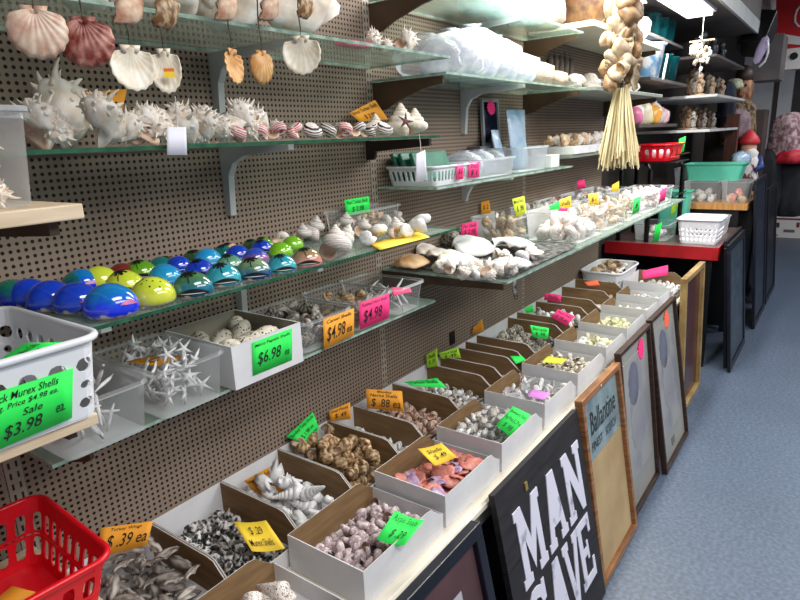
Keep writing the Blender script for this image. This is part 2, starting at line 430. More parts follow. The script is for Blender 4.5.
def basket(name, label, cat, cx, cy, z, L, W, h, mat, nu, bands, taper=.85, r=.03, rot=0, shape='round', t=.0025, rim=.007):
    """bands: (v0, v1, hole fraction) in height; nu holes around"""
    root = empty(name, (cx, cy, z), (0, 0, rot)); tag(root, label, cat)
    b = MB(); K = 4
    per = nu * K
    lo = resample(rrect(L * taper, W * taper, r * .8, 6), per); hi = resample(rrect(L, W, r, 6), per)
    def P(u, v):
        u = (u * per) % per; i = int(math.floor(u)) % per; fr = u - math.floor(u); j = (i + 1) % per
        a = [lo[i][k] * (1 - fr) + lo[j][k] * fr for k in (0, 1)]; c = [hi[i][k] * (1 - fr) + hi[j][k] * fr for k in (0, 1)]
        return (a[0] * (1 - v) + c[0] * v, a[1] * (1 - v) + c[1] * v, .003 + (h - .003) * v)
    for (v0, v1, hf) in bands:
        for i in range(nu):
            u0, u1 = i / nu, (i + 1) / nu
            if hf <= 0:
                for k in range(K):
                    a0 = u0 + (u1 - u0) * k / K; a1 = u0 + (u1 - u0) * (k + 1) / K
                    b.add([P(a0, v0), P(a1, v0), P(a1, v1), P(a0, v1)], [(0, 1, 2, 3)])
                continue
            m8 = [(0, 0), (.25, 0), (.5, 0), (.75, 0), (1, 0), (1, .5), (1, 1), (.75, 1), (.5, 1), (.25, 1), (0, 1), (0, .5)]
            outer = []; inner = []
            for (a, c) in m8:
                outer.append(P(u0 + (u1 - u0) * a, v0 + (v1 - v0) * c))
                dx, dy = a - .5, c - .5
                if shape == 'round':
                    l = math.hypot(dx, dy) or 1; s = .5 * hf / l; qx, qy = .5 + dx * s, .5 + dy * s
                else:
                    l = max(abs(dx) ** 4 + abs(dy) ** 4, 1e-9) ** .25; s = .5 / l
                    qx, qy = .5 + dx * s * hf, .5 + dy * s * min(.95, hf * 1.35)
                inner.append(P(u0 + (u1 - u0) * qx, v0 + (v1 - v0) * qy))
            n = 12
            b.add(outer + inner, [(k, (k + 1) % n, n + (k + 1) % n, n + k) for k in range(n)])
    b.build('body', mat, root, merge=.0004, solid=t)
    bb = MB(); bb.prism([(p[0], p[1]) for p in lo], 0, .003, axis=2); bb.build('bottom', mat, root)
    R = rrect(L + .008, W + .008, r + .004, 6); R = R + [R[0], R[1]]
    bb = MB(); bb.tube([(p[0], p[1], h) for p in R], rim, 8, cap=False); bb.build('rim', mat, root, smooth=True)
    return root
def bin_box(cx, y_back, z, L, W, H, label, rot=0, grp='cardboard bin boxes on the base deck', cut=.06, low=.045, flap=0):
    """open-fronted parts box: full-height back and sides, sides cut down to a low front"""
    root = empty('cardboard_bin_box', (cx, y_back, z), (0, 0, rot)); tag(root, label, 'box', grp)
    t = .0028
    b = MB(); b.box(-W / 2, W / 2, -L, 0, 0, t); b.build('bottom', CREAMW, root)
    b = MB(); b.box(-W / 2, W / 2, -t, 0, t, H); b.build('back_panel', CREAMW, root)
    b = MB(); b.box(-W / 2 + t, W / 2 - t, -L, -L + t, t, low); b.build('front_lip', CREAMW, root)
    pr = [(-t, t), (-L, t), (-L, low), (-L + .01, low + .004), (-L + cut - .008, H - .012), (-L + cut, H - .004), (-L + cut + .02, H), (-t, H)]
    for s in (-1, 1):
        x0 = s * W / 2; xi = s * (W / 2 - t); xm = s * (W / 2 - t * .5)
        b = MB(); b.prism(pr, min(x0, xm), max(x0, xm), mi=0); b.prism(pr, min(xm, xi), max(xm, xi), mi=1)
        b.build('side_panel', [CREAMW, KRAFT], root)
    return root

# ------------------------------------------------------------------ shells
def raup(turns=4.5, Wg=1.9, d=.5, T=.8, nseg=60, nc=10, el=1.0, knobs=0, kh=0, kw=3, kphi=.2, siphon=0, lip=1.0, flat=0, spikes=0, spl=.5):
    """coiled shell: a tube growing along a spiral; the spire points up"""
    mb = MB(); rings = []
    for i in range(nseg + 1):
        th = 2 * PI * turns * (i / nseg - 1); s = Wg ** (th / (2 * PI))
        rad = Vector((math.cos(th), math.sin(th), 0)); c = rad * s * d + Vector((0, 0, -s * T))
        kb = 0
        if knobs: kb = max(0, math.cos(knobs * th)) ** kw
        fl = 1 + (lip - 1) * max(0, (i / nseg - .93) / .07)
        ring = []
        for k in range(nc):
            a = 2 * PI * k / nc; g = max(0, math.cos(a - kphi)) ** 3
            rr = s * .5 * fl * (1 + kh * kb * g)
            z = el * math.sin(a)
            if siphon and math.sin(a) < 0: z *= 1 + siphon * (.5 - .5 * math.cos(a - PI * .1)) * .3 + siphon * max(0, -math.sin(a)) ** 3
            ring.append(c + rad * rr * math.cos(a) * (1 - flat * .3) + Vector((0, 0, rr * z)))
        rings.append((ring, c))
    v = [p for r, _ in rings for p in r]
    f = [(i * nc + k, i * nc + (k + 1) % nc, (i + 1) * nc + (k + 1) % nc, (i + 1) * nc + k) for i in range(nseg) for k in range(nc)]
    mb.add(v, f, 0)
    last, c = rings[-1]; base = len(mb.v) - nc
    back = Vector((math.sin(0), -1, 0)) * .25
    r2 = [c + (p - c) * .72 + back * .2 for p in last]; r3 = [c + (p - c) * .35 + back for p in last]
    k0 = len(mb.v); mb.v += [tuple(p) for p in r2 + r3] + [tuple(c + back * 1.2)]
    for k in range(nc):
        kk = (k + 1) % nc
        for q in ((base + k, base + kk, k0 + kk, k0 + k), (k0 + k, k0 + kk, k0 + nc + kk, k0 + nc + k), (k0 + nc + k, k0 + nc + kk, k0 + 2 * nc)):
            mb.f.append(list(q)); mb.m.append(1)
    if spikes:
        step = 2 * PI / spikes; th = -step * .4; k = 0
        while th > -2 * PI * 2.2:
            s = Wg ** (th / (2 * PI)); rad = Vector((math.cos(th), math.sin(th), 0)); tan = Vector((-math.sin(th), math.cos(th), 0)); c = rad * s * d + Vector((0, 0, -s * T))
            for a_, ll in ((.75, 1.0), (-.1, .55), (-.75, .45)):
                dr = (rad * math.cos(a_) + Vector((0, 0, 1)) * math.sin(a_)).normalized(); p0 = c + dr * s * .42; l = spl * s * ll * (1 + .35 * math.sin(k * 2.3 + a_))
                mb.tube([p0, p0 + dr * l * .45 + tan * l * .05, p0 + dr * l * .8 + tan * l * .16, p0 + dr * l + tan * l * .28], [.15 * s, .1 * s, .055 * s, .015 * s], 6)
            th -= step; k += 1
    return norm(mb)
def norm(mb, flat_base=False):
    V = np.array(mb.v); lo, hi = V.min(0), V.max(0); s = 1 / (hi - lo).max(); c = (lo + hi) / 2
    mb.v = [tuple((p - c) * s) for p in V]; return mb
def fan(ribs=12, h=.28, nr=8, na=25, ears=True, elong=1.0, ruffle=0, ribh=.03, twist=0):
    """one valve of a bivalve; hinge at the top (+z), outside bulging to -y"""
    mb = MB(); v = []; A0 = math.radians(78 if elong < 1.4 else 50)
    for i in range(nr + 1):
        r = i / nr
        for j in range(na):
            a = -A0 + 2 * A0 * j / (na - 1)
            R = r * (1 - .12 * (abs(a) / A0) ** 2) * (math.cos(a) * .55 + .5 if True else 1)
            rb = math.cos(a / A0 * PI * ribs)
            x = R * math.sin(a) * 1.12; z = -R * math.cos(a) * elong
            y = -h * math.sin(PI * min(1, r * .93 + .02)) ** .7 * (1 - .25 * (a / A0) ** 2) - ribh * rb * r - ruffle * r * r * math.sin(7 * a + 2 * r)
            if r > .95: x *= 1 + .02 * rb; z *= 1 + .02 * rb
            v.append((x, y, z))
    f = [(i * na + j, i * na + j + 1, (i + 1) * na + j + 1, (i + 1) * na + j) for i in range(nr) for j in range(na - 1)]
    mb.add(v, f)
    if ears:
        for s in (-1, 1):
            mb.add([(0, -.02, .05), (s * .32, -.02, .05), (s * .27, -.03, -.1), (s * .19, -.06, -.16), (0, -.1, -.12)], [(0, 1, 2, 3, 4)])
    return norm(mb)
def starfish_mb(arms=5, thin=.12, h=.1):
    mb = MB(); v = [(0, 0, h)]; n = arms * 4
    out = []
    for k in range(n):
        a = 2 * PI * k / n; m = k % 4; r = (.5, .2, .13, .2)[m] if m else .5
        out.append((r * math.cos(a), r * math.sin(a)))
    mb.v = [(0, 0, h)] + [(x * .98, y * .98, 0) for x, y in out] + [(x * .55, y * .55, h * .75) for x, y in out] + [(0, 0, 0)]
    f = []
    for k in range(n):
        kk = (k + 1) % n; f += [(1 + k, 1 + kk, 1 + n + kk, 1 + n + k), (1 + n + k, 1 + n + kk, 0), (1 + kk, 1 + k, 1 + 2 * n)]
    mb.f = [list(q) for q in f]; mb.m = [0] * len(f); return norm(mb)
def lump(seed, n=10, amp=.3, sx=1, sy=1, sz=1):
    R = random.Random(seed); mb = MB()
    ph = [(R.uniform(0, 6), R.uniform(1.5, 5), R.uniform(1.5, 5)) for _ in range(4)]
    prof = [(math.sin(PI * k / n) * .5, -math.cos(PI * k / n) * .5) for k in range(n + 1)]
    mb.lathe([(max(r, .0001), z) for r, z in prof], 12, ripple=lambda a, z: amp * sum(math.sin(p[0] + p[1] * a * round(1) + p[2] * 3 * z) for p in ph[:1]) + amp * .6 * math.sin(3 * a + 9 * z + ph[1][0]), sx=sx, sy=sy)
    mb.v = [(x, y, z * sz) for x, y, z in mb.v]
    return norm(mb)

def shellmat(name, c1, c2, scale=8, **k): return M(name, c1, c2, scale, k.pop('rough', .45), var=k.pop('var', .18), **k)
S_BLACKWHITE = shellmat('murex_black_white', (40, 38, 42), (226, 222, 218), 3.2, lo=.44, hi=.56, detail=2)
S_CREAM = shellmat('shell_cream', (232, 214, 192), (252, 248, 242), 5, bump=.4, var=.08)
S_LIP = shellmat('shell_lip', (220, 168, 130), (246, 222, 206), 2)
S_DARKLIP = shellmat('shell_dark_inside', (70, 52, 44), (120, 92, 78), 3)
S_PEARL = shellmat('shell_pearl', (218, 204, 194), (250, 246, 242), 5, kind='wave', dist=6, rough=.22)
S_WHITE = shellmat('shell_white', (224, 222, 222), (246, 246, 248), 5)
S_BROWN = shellmat('shell_brown_band', (128, 88, 52), (218, 190, 150), 3.5, var=.35, lo=.42, hi=.6, stretch=(1, 1, 2.5))
S_GREYB = shellmat('shell_grey_brown', (74, 62, 56), (190, 180, 172), 1.6, lo=.4, hi=.6, var=.45, stretch=(1, 1, 3))
S_PURPLE = shellmat('shell_purple', (160, 132, 140), (228, 214, 214), 6)
S_NUT = shellmat('shell_nut', (150, 118, 104), (206, 180, 164), 3, kind='wave', dist=8)
S_PINKS = shellmat('shell_pink', (206, 100, 88), (232, 164, 150), 3, var=.2)
S_VIOLET = shellmat('shell_violet', (158, 116, 164), (216, 190, 214), 3, var=.2)
S_GREY = shellmat('shell_grey', (120, 110, 102), (206, 200, 192), 6, lo=.4, hi=.6)
S_TAN = shellmat('shell_tan', (186, 150, 112), (228, 206, 176), 5)
S_YELLOW = shellmat('shell_pale_yellow', (226, 220, 160), (246, 242, 214), 5)
S_SPOT = shellmat('shell_brown_spots', (60, 40, 34), (236, 224, 208), 10, kind='voronoi', lo=.24, hi=.32)
S_TWEED = shellmat('shell_tent_marks', (92, 60, 54), (240, 232, 226), 26, kind='voronoi', lo=.3, hi=.42, var=.05)
S_REDW = shellmat('shell_red_stripe', (206, 60, 84), (240, 226, 220), 2.6, kind='wave', dist=2, lo=.3, hi=.45, stretch=(1, 1, 1.4))
S_BLKW = shellmat('shell_black_stripe', (46, 32, 40), (240, 230, 226), 2.6, kind='wave', dist=3, lo=.3, hi=.45)
S_ORANGE = shellmat('shell_orange', (206, 140, 84), (244, 206, 160), 3)

def me(mb, name, mats): return mb.mesh(name, mats, smooth=True)
SH = dict(
    murex=me(raup(4.2, 1.75, .42, 1.1, 130, 16, 1.1, knobs=8, kh=.3, kw=2, siphon=.9, lip=1.15, spikes=8, spl=.62), 'murex', [S_CREAM, S_LIP]),
    murex_small=me(raup(2.6, 1.9, .42, .9, 36, 8, 1.1, knobs=6, kh=.9, kw=3, siphon=1.0, lip=1.1), 'small_murex', [S_BLACKWHITE, S_BLACKWHITE]),
    turban=me(raup(5, 1.75, .46, 1.25, 80, 12, .95), 'turban', [S_PEARL, S_LIP]),
    turban_red=me(raup(3.2, 1.9, .46, .5, 40, 9, 1.0), 'red_turban', [S_REDW, S_LIP]),
    turban_black=me(raup(3.2, 1.9, .46, .5, 40, 9, 1.0), 'black_turban', [S_BLKW, S_LIP]),
    trochus=me(raup(6.5, 1.45, .58, 1.6, 110, 10, .8, knobs=11, kh=.22, kw=2, kphi=-.3), 'trochus', [S_CREAM, S_LIP]),
    turritella=me(raup(9, 1.22, .36, 3.6, 130, 9, 1.0), 'turritella', [S_WHITE, S_WHITE]),
    whelk=me(raup(5, 1.7, .42, 1.25, 64, 10, 1.15, siphon=.7, knobs=9, kh=.12, kw=2), 'whelk', [S_BROWN, S_LIP]),
    snail=me(raup(3.2, 1.9, .5, .28, 40, 9, .9), 'snail', [S_PURPLE, S_DARKLIP]),
    snail_grey=me(raup(3.2, 1.9, .5, .45, 36, 8, .9), 'grey_snail', [S_GREY, S_DARKLIP]),
    snail_tan=me(raup(3.4, 1.8, .5, .6, 36, 8, .9), 'tan_snail', [S_TAN, S_LIP]),
    snail_white=me(raup(3.4, 1.8, .5, .6, 36, 8, .9), 'white_snail', [S_WHITE, S_LIP]),
    snail_yellow=me(raup(3.4, 1.8, .5, .6, 36, 8, .9), 'yellow_snail', [S_YELLOW, S_YELLOW]),
    nut=me(raup(2.4, 2.6, .34, .25, 30, 9, 1.0), 'nut_shell', [S_NUT, S_LIP]),
    tan_whelk=me(raup(4.4, 1.65, .42, 1.1, 56, 9, 1.25, siphon=1.2), 'tan_whelk', [shellmat('shell_rose_tan', (176, 122, 92), (232, 206, 180), 3), S_LIP]),
    spotted=me(raup(3.0, 2.0, .42, .5, 36, 8, 1.0), 'spotted_snail', [S_SPOT, S_DARKLIP]),
    wing=me(fan(3, .26, 6, 13, False, .5, .0, .01), 'ark_valve', [S_GREYB]),
    pinkfan=me(fan(9, .18, 5, 17, False, 1.0), 'pink_valve', [S_PINKS]),
    violetfan=me(fan(9, .18, 5, 17, False, 1.0), 'violet_valve', [S_VIOLET]),
    whitefan=me(fan(9, .22, 5, 17, False, .9), 'white_valve', [S_WHITE]),
    oyster=me(fan(5, .16, 9, 29, False, .62, .03, .02), 'oyster_valve', [S_CREAM]),
    oyster_orange=me(fan(8, .2, 9, 33, False, .7, .02, .015), 'orange_oyster', [S_ORANGE]),
    star=me(starfish_mb(), 'starfish', [S_WHITE]),
    coral=me(lump(3, 9, .35), 'coral_piece', [M('coral_white', (206, 196, 186), (240, 236, 230), 9, .8, bump=.6, var=.12)]),
    chip=me(lump(5, 7, .4, 1, .7, .6), 'shell_chip', [S_WHITE]),
    barnacle=me(lump(9, 10, .4, 1, .9, .7), 'barnacle', [M('barnacle_grey', (58, 50, 46), (186, 176, 162), 7, .8, bump=.8, var=.2, lo=.4, hi=.62)]),
)
def solidify_mesh(key, t):
    m = SH[key]; bm = bmesh.new(); bm.from_mesh(m); bmesh.ops.solidify(bm, geom=bm.faces[:], thickness=t); bm.to_mesh(m); bm.free()
    m.polygons.foreach_set('use_smooth', [True] * len(m.polygons))
for k_ in ('wing', 'pinkfan', 'violetfan', 'whitefan', 'oyster', 'oyster_orange'): solidify_mesh(k_, .03)
# finger starfish arm and cone shells
_b = MB(); _b.tube([(0, 0, -.5), (.02, 0, -.2), (0, .02, .2), (0, 0, .5)], [.03, .05, .05, .02], 7); SH['stick'] = _b.mesh('finger', S_WHITE, True)
_b = MB(); _b.lathe([(.001, -.5), (.05, -.46), (.17, 0), (.24, .28), (.235, .34), (.12, .42), (.001, .5)], 16); SH['cone'] = _b.mesh('cone_shell', [S_TWEED], True)
_b = MB(); _b.lathe([(.001, -.5), (.08, -.44), (.2, -.15), (.24, .08), (.2, .28), (.16, .3), (.13, .4), (.001, .5)], 16); SH['mitre'] = _b.mesh('mitre_shell', [S_SPOT], True)
for k_ in ('cone', 'mitre'): SH[k_].polygons.foreach_set('use_smooth', [True] * len(SH[k_].polygons))

def pile(keys, name, cat, label, grp, x0, x1, y0, y1, z0, size, layers=2, sp=.8, seed=1, flatlie=False, drop=0.0, maxn=999, squash=None):
    """goods heaped in rows and layers, each one an object"""
    R = random.Random(seed); nx = max(1, int((x1 - x0) / (size * sp))); ny = max(1, int((y1 - y0) / (size * sp))); c = 0
    for l in range(layers):
        off = .5 if l % 2 else 0
        for i in range(nx - (1 if off and nx > 1 else 0)):
            for j in range(ny - (1 if off and ny > 1 else 0)):
                if c >= maxn: return
                if l == layers - 1 and layers > 1 and R.random() < .3: continue
                x = x0 + (i + .5 + off + R.uniform(-.18, .18)) * (x1 - x0) / nx
                y = y0 + (j + .5 + off + R.uniform(-.18, .18)) * (y1 - y0) / ny
                s = size * R.uniform(.88, 1.12)
                z = z0 + size * (.36 + .5 * l) + R.uniform(-.06, .06) * size - drop * ((y1 - y) / (y1 - y0) - .5)
                rot = (R.uniform(-.5, .5) + (-PI / 2 if flatlie else 0), R.uniform(-.5, .5), R.uniform(0, 6.28)) if flatlie else (R.uniform(0, 6.28), R.uniform(0, 6.28), R.uniform(0, 6.28))
                o = inst(name, SH[R.choice(keys)], None, (x, y, z), rot, s)
                tag(o, label, cat, grp); c += 1

# ------------------------------------------------------------------ base deck: back row of bin boxes
ZD = .676
BX = [.446, .654, .866, 1.075, 1.294, 1.424, 1.65, 1.883, 1.985, 2.108, 2.195, 2.296, 2.615, 2.72, 2.955, 3.115, 3.33, 3.55]
H = .098
back = [
 ('kraft-sided bin box of grey turkey wing shells, nearest of the back row', (['wing'], 'ark_shell', 'shell', 'grey-brown ark shell in the nearest bin box by the orange $.39 card', .062, 3, .62, True)),
 ('bin box of small black and white murex shells under a yellow card', (['murex_small'], 'murex_shell', 'shell', 'small black-and-white murex shell heaped around the fallen yellow card', .04, 2, .72, False)),
 ('bin box of white corkscrew shells behind an orange $1.98 card', (['turritella', 'chip', 'turritella'], 'turritella_shell', 'shell', 'white screw-shaped shell in the bin box with the orange $1.98 card', .085, 2, .5, False)),
 ('bin box of banded brown whelk shells with a green card at its back', (['whelk'], 'whelk_shell', 'shell', 'banded brown whelk heaped below the green card near the pegboard', .062, 3, .68, False)),
 ('narrow bin box with white chips and a small orange card', (['chip', 'whitefan'], 'shell_chip', 'shell', 'white shell chip in the narrow box right of the brown whelks', .035, 2, .9, False)),
 ('bin box of pinkish-brown nut shells behind the orange $.88 card', (['nut'], 'nut_shell', 'shell', 'smooth pinkish-brown shell beside the orange $.88 card', .046, 2, .74, False)),
 ('bin box of grey-white round shells with a long green card', (['snail_grey', 'snail_white'], 'grey_snail_shell', 'shell', 'grey-white round shell beside the long green card', .036, 2, .85, False)),
 ('narrow bin box with tan shells just past the green-carded box', (['snail_tan'], 'tan_snail_shell', 'shell', 'tan shell in the narrow bin box under the first lime card', .034, 2, .85, False)),
 ('narrow bin box behind the two lime cards', (['snail_white'], 'snail_shell', 'shell', 'pale shell in the narrow bin box behind the second lime card', .034, 2, .9, False)),
 ('very narrow bin box between the lime cards and the barnacle box', (['chip'], 'shell_chip', 'shell', 'white chip in the very narrow bin box before the barnacles', .03, 1, .9, False)),
 ('narrow bin box right before the wide barnacle box', (['chip'], 'shell_chip', 'shell', 'white chip in the bin box touching the barnacle box', .03, 1, .9, False)),
 ('wide bin box heaped with dark grey barnacles', (['barnacle'], 'barnacle_cluster', 'shell', 'dark grey barnacle cluster in the wide box by the small green card', .07, 2, .8, False)),
 ('narrow bin box directly past the barnacles', (['chip'], 'shell_chip', 'shell', 'white chip in the narrow box just past the barnacles', .035, 1, .9, False)),
 ('bin box of pale round shells under the big pink card', (['snail_grey', 'snail_white'], 'moon_shell', 'shell', 'pale round shell behind the tilted pink card', .045, 3, .85, False)),
 ('bin box with a pink card standing at its back', (['snail_white'], 'snail_shell', 'shell', 'white shell in the box with the upright pink card', .04, 1, .9, False)),
 ('bin box with a pale green card, second from the back row end', (['snail_white'], 'snail_shell', 'shell', 'white shell in the second bin box from the back row end', .04, 1, .9, False)),
 ('bin box with a red-orange card, last of the back row', (['snail_tan'], 'tan_snail_shell', 'shell', 'tan shell in the last bin box of the back row', .04, 1, .9, False)),
]
for i, (lab, c) in enumerate(back):
    x0, x1 = BX[i], BX[i + 1]; L_ = .31
    bin_box((x0 + x1) / 2, -.004, ZD, L_, x1 - x0 - .004, H if i != 11 else H, lab)
    keys, nm, cat, cl, sz, lay, sp, fl = c
    g = sz * .38
    pile(keys, nm, cat, cl, 'shells in bin box: ' + cl, x0 + g, x1 - g, -L_ + g + .004, -.006 - g, ZD + .003, sz, lay, sp, 10 + i, fl, drop=.02)
# front row, turned to face along the aisle
FX = [(.47, .76), (.808, 1.125), (1.138, 1.44), (1.456, 1.755), (1.776, 2.07), (2.09, 2.41), (2.427, 2.71), (2.728, 3.05), (3.07, 3.31), (3.325, 3.6)]
front = [
 ('nearest front-row bin box holding tweed-patterned cone shells', (['cone'], 'cone_shell', 'shell', 'tweed-patterned white cone shell in the nearest front-row box', .082, 2, .6, False)),
 ('front-row bin box of lilac snail shells with a curled green card', (['snail'], 'snail_shell', 'shell', 'pale purple snail shell in the box with the curled green card', .042, 2, .72, False)),
 ('front-row bin box of pink and violet shell valves under a yellow card', (['pinkfan', 'violetfan', 'pinkfan'], 'scallop_valve', 'shell', 'pink or violet shell valve below the yellow card', .058, 2, .5, True)),
 ('front-row bin box of white coral bits with a green strawberry-shell card', (['coral', 'chip'], 'coral_piece', 'coral', 'white knobbly coral piece beside the green card in front row', .038, 3, .85, False)),
 ('front-row bin box of white shells around a lilac card', (['snail_white', 'whitefan'], 'turban_shell', 'shell', 'white shell around the lilac card in the front row', .038, 3, .85, False)),
 ('front-row bin box of small brown-spotted shells', (['spotted'], 'spotted_shell', 'shell', 'small brown-spotted white shell under the lemon card', .032, 3, .9, False)),
 ('front-row bin box of big cream shells above the pink-dotted print', (['snail_yellow', 'snail_white'], 'cream_shell', 'shell', 'cream rounded shell in the box past the brown-spotted ones', .05, 2, .85, False)),
 ('front-row bin box of yellow shell pieces', (['snail_yellow'], 'yellow_shell', 'shell', 'yellow shell piece in the front-row box past the cream shells', .04, 2, .9, False)),
 ('front-row bin box of small white and dark shells near the gold frame', (['snail_white', 'spotted'], 'moon_shell', 'shell', 'small pale shell in the front-row box second from the end', .036, 2, .9, False)),
 ('last front-row bin box beside the gold frame', (['snail_white'], 'snail_shell', 'shell', 'white shell in the last front-row box', .04, 2, .9, False)),
]
for i, (lab, c) in enumerate(front):
    x0, x1 = FX[i]; yc = -.437; W_ = .23
    bin_box(x0, yc, ZD, x1 - x0, W_, .092 if i != 0 else .096, lab, rot=PI / 2, grp='cardboard bin boxes in the front row', low=.05, cut=.05)
    keys, nm, cat, cl, sz, lay, sp, fl = c; g = sz * .38
    pile(keys, nm, cat, cl, 'shells in front bin box: ' + cl, x0 + g + .004, x1 - g - .004, yc - W_ / 2 + g + .004, yc + W_ / 2 - g - .004, ZD + .003, sz, lay, sp, 40 + i, fl)
# end of the deck: kraft bin box with pink card, basket of cone shells
bin_box(3.80, -.27, ZD, .29, .34, .098, 'wide kraft-sided bin box with a pink card by the gold frame')
pile(['snail_white'], 'snail_shell', 'shell', 'white shell in the wide box with the pink card by the gold frame', 'shells in the wide end box', 3.65, 3.95, -.54, -.29, ZD + .003, .04, 2, .9, 61)
basket('plastic_basket', 'white oval-holed basket of tan cone shells at the deck end', 'basket', 3.79, -.14, ZD, .40, .25, .14, WHITE, 36, [(0, .12, 0), (.12, .42, .6), (.42, .7, .6), (.7, 1, 0)], .86, .05)
pile(['cone', 'snail_tan', 'whelk'], 'cone_shell', 'shell', 'tan or white shell heaped in the white basket at the deck end', 'shells in the deck-end basket', 3.65, 3.93, -.22, -.06, ZD + .03, .065, 4, .8, 62)

# ------------------------------------------------------------------ cards in and on the bin boxes
def card(px, anchor, z, n, color, lines, label, curl=.0, name='price_card'):
    ref = ZP(anchor[0], anchor[1], z); return sign(px, ref, n, color, lines, label, curl, name=name)
card([(101, 528), (153, 521), (147, 545), (97, 558)], (120, 552), .72, (-.55, -.75, .35), 'orange', [('Turkey Wings', .2, .06, .8, .2), ('$ .39 ea', .15, .3, .95, .85)], 'orange card reading Turkey Wings .39 standing in the nearest bin box')
card([(233, 523), (266, 522), (285, 550), (252, 553)], (260, 540), .76, (-.1, -.3, .95), 'yellow', [('Murex Shells', .1, .62, .8, .85), ('$ .29', .3, .2, .7, .5)], 'yellow card lying on the black and white murex shells', .006)
card([(244, 481), (269, 467), (284, 491), (262, 497)], (262, 494), .725, (-.5, -.6, .6), 'orange', [('White Turitella Shells', .05, .08, .95, .25), ('$ 1.98', .3, .45, .85, .8)], 'orange card reading 1.98 tilted against kraft side of white screw shells')
card([(286, 437), (313, 412), (319, 428), (310, 446)], (305, 446), .72, (-.45, -.8, .3), 'green', [('Banded Tulip Shells', .05, .08, .95, .28), ('$ 1.98 ea', .2, .42, .8, .66), ('Other Prices', .15, .74, .85, .92)], 'green card leaning on the pegboard over the banded brown whelks')
card([(329, 411), (350, 402), (351, 419), (330, 421)], (345, 419), .745, (-.6, -.7, .2), 'orange', [('Shell Pieces', .1, .1, .9, .3), ('$ .49', .25, .45, .8, .85)], 'small orange card between the green card and the big .88 card')
card([(366, 389), (402, 391), (404, 412), (367, 408)], (385, 411), .765, (-.62, -.7, .2), 'orange', [('Bleeding', .3, .04, .7, .18), ('Nerite Shells', .1, .2, .85, .36), ('$ .88 ea', .12, .45, .92, .92)], 'orange card reading .88 ea at the pinkish-brown shells')
card([(404, 382), (437, 378), (447, 388), (412, 386)], (430, 387), .765, (-.3, -.5, .8), 'green', [('Turban Shells', .1, .15, .9, .5)], 'long green card lying across the grey-white round shells')
card([(426, 355), (437, 348), (438, 366), (427, 368)], (432, 366), .75, (-.9, -.4, .1), 'lime', [('Shells', .2, .15, .8, .4), ('$ .59', .2, .5, .8, .8)], 'narrow lime card standing sideways, first of the two lime cards')
card([(439, 353), (458, 347), (461, 358), (441, 359)], (450, 359), .765, (-.6, -.8, .1), 'lime', [('Land Snail', .1, .15, .9, .4), ('$ .49', .2, .5, .8, .85)], 'wide lime card standing behind the narrow lime card')
card([(473, 328), (482, 319), (484, 332), (472, 333)], (478, 333), .76, (-.7, -.7, .1), 'orange', [], 'folded orange card at the back of the barnacle box')
card([(530, 325), (549, 328), (548, 339), (533, 337)], (540, 338), .765, (-.6, -.7, .4), 'green', [('Barnacle', .1, .1, .9, .4), ('$ .98', .2, .5, .8, .85)], 'small green card standing among the dark grey barnacles')
card([(510, 356), (522, 356), (526, 360), (516, 364)], (518, 362), .75, (-.3, -.4, .9), 'green', [], 'small green card fallen in the narrow bin box below the barnacles')
card([(558, 309), (575, 316), (567, 326), (551, 317)], (560, 324), .775, (-.6, -.7, .4), 'pink', [('Pearl Shells', .1, .1, .9, .35), ('$ .98 ea', .15, .5, .85, .85)], 'big tilted pink card over the pale round shells')
card([(524, 308), (533, 305), (534, 312), (526, 313)], (530, 313), .765, (-.6, -.7, .2), 'green', [], 'tiny green card at the pegboard behind the pale round shells')
card([(545, 293), (561, 295), (561, 302), (544, 300)], (552, 302), .765, (-.7, -.6, .2), 'pink', [('Shells', .2, .2, .8, .7)], 'dark pink card upright at the kraft wall of a back box')
card([(584, 282), (597, 280), (600, 285), (588, 286)], (592, 286), .765, (-.4, -.5, .7), 'red_orange', [], 'red-orange card in the last back-row box')
card([(395, 512), (424, 522), (404, 547), (376, 541)], (400, 530), .775, (-.15, -.35, .9), 'green', [('Purple Snails', .1, .1, .9, .36), ('$ .29', .3, .55, .8, .85)], 'curled green card lying over the pale purple snail shells', .008)
card([(417, 450), (441, 444), (456, 458), (434, 467)], (437, 460), .775, (-.2, -.4, .9), 'yellow', [('Shells', .2, .2, .8, .4), ('$ .49', .3, .5, .8, .8)], 'yellow card lying over the pink and violet shell valves', .006)
card([(513, 406), (531, 415), (511, 438), (496, 425)], (505, 432), .76, (-.35, -.5, .7), 'green', [('Strawberry Shells', .06, .12, .94, .3), ('Reg Price $ 2.79 ea', .06, .4, .94, .6), ('$ .98', .25, .68, .75, .9)], 'green card lettered strawberry shells beside the white coral bits')
card([(430, 389), (455, 392), (448, 397), (428, 394)], (440, 393), .77, (-.3, -.4, .9), 'green', [], 'green card edge between the grey-white shells and white coral') if False else None
card([(532, 389), (551, 393), (543, 400), (527, 396)], (540, 396), .765, (-.1, -.3, .95), 'lilac', [], 'lilac card lying on white shells in the front row')
card([(548, 356), (567, 359), (562, 364), (541, 362)], (555, 361), .76, (-.1, -.3, .95), 'lemon', [], 'lemon card lying on the small brown-spotted shells')
card([(642, 271), (668, 265), (668, 275), (643, 279)], (655, 277), .775, (-.4, -.5, .75), 'pink', [], 'pink card on the white shells beside the gold frame')

b = MB(); b.box(-.02, .02, -.004, 0, -.028, .028)
tag(b.build('black_tag', BLACK, None, loc=tuple(WP(452, 338, -.0015))), 'small black square tag fixed low on the pegboard above the lime cards', 'tag')
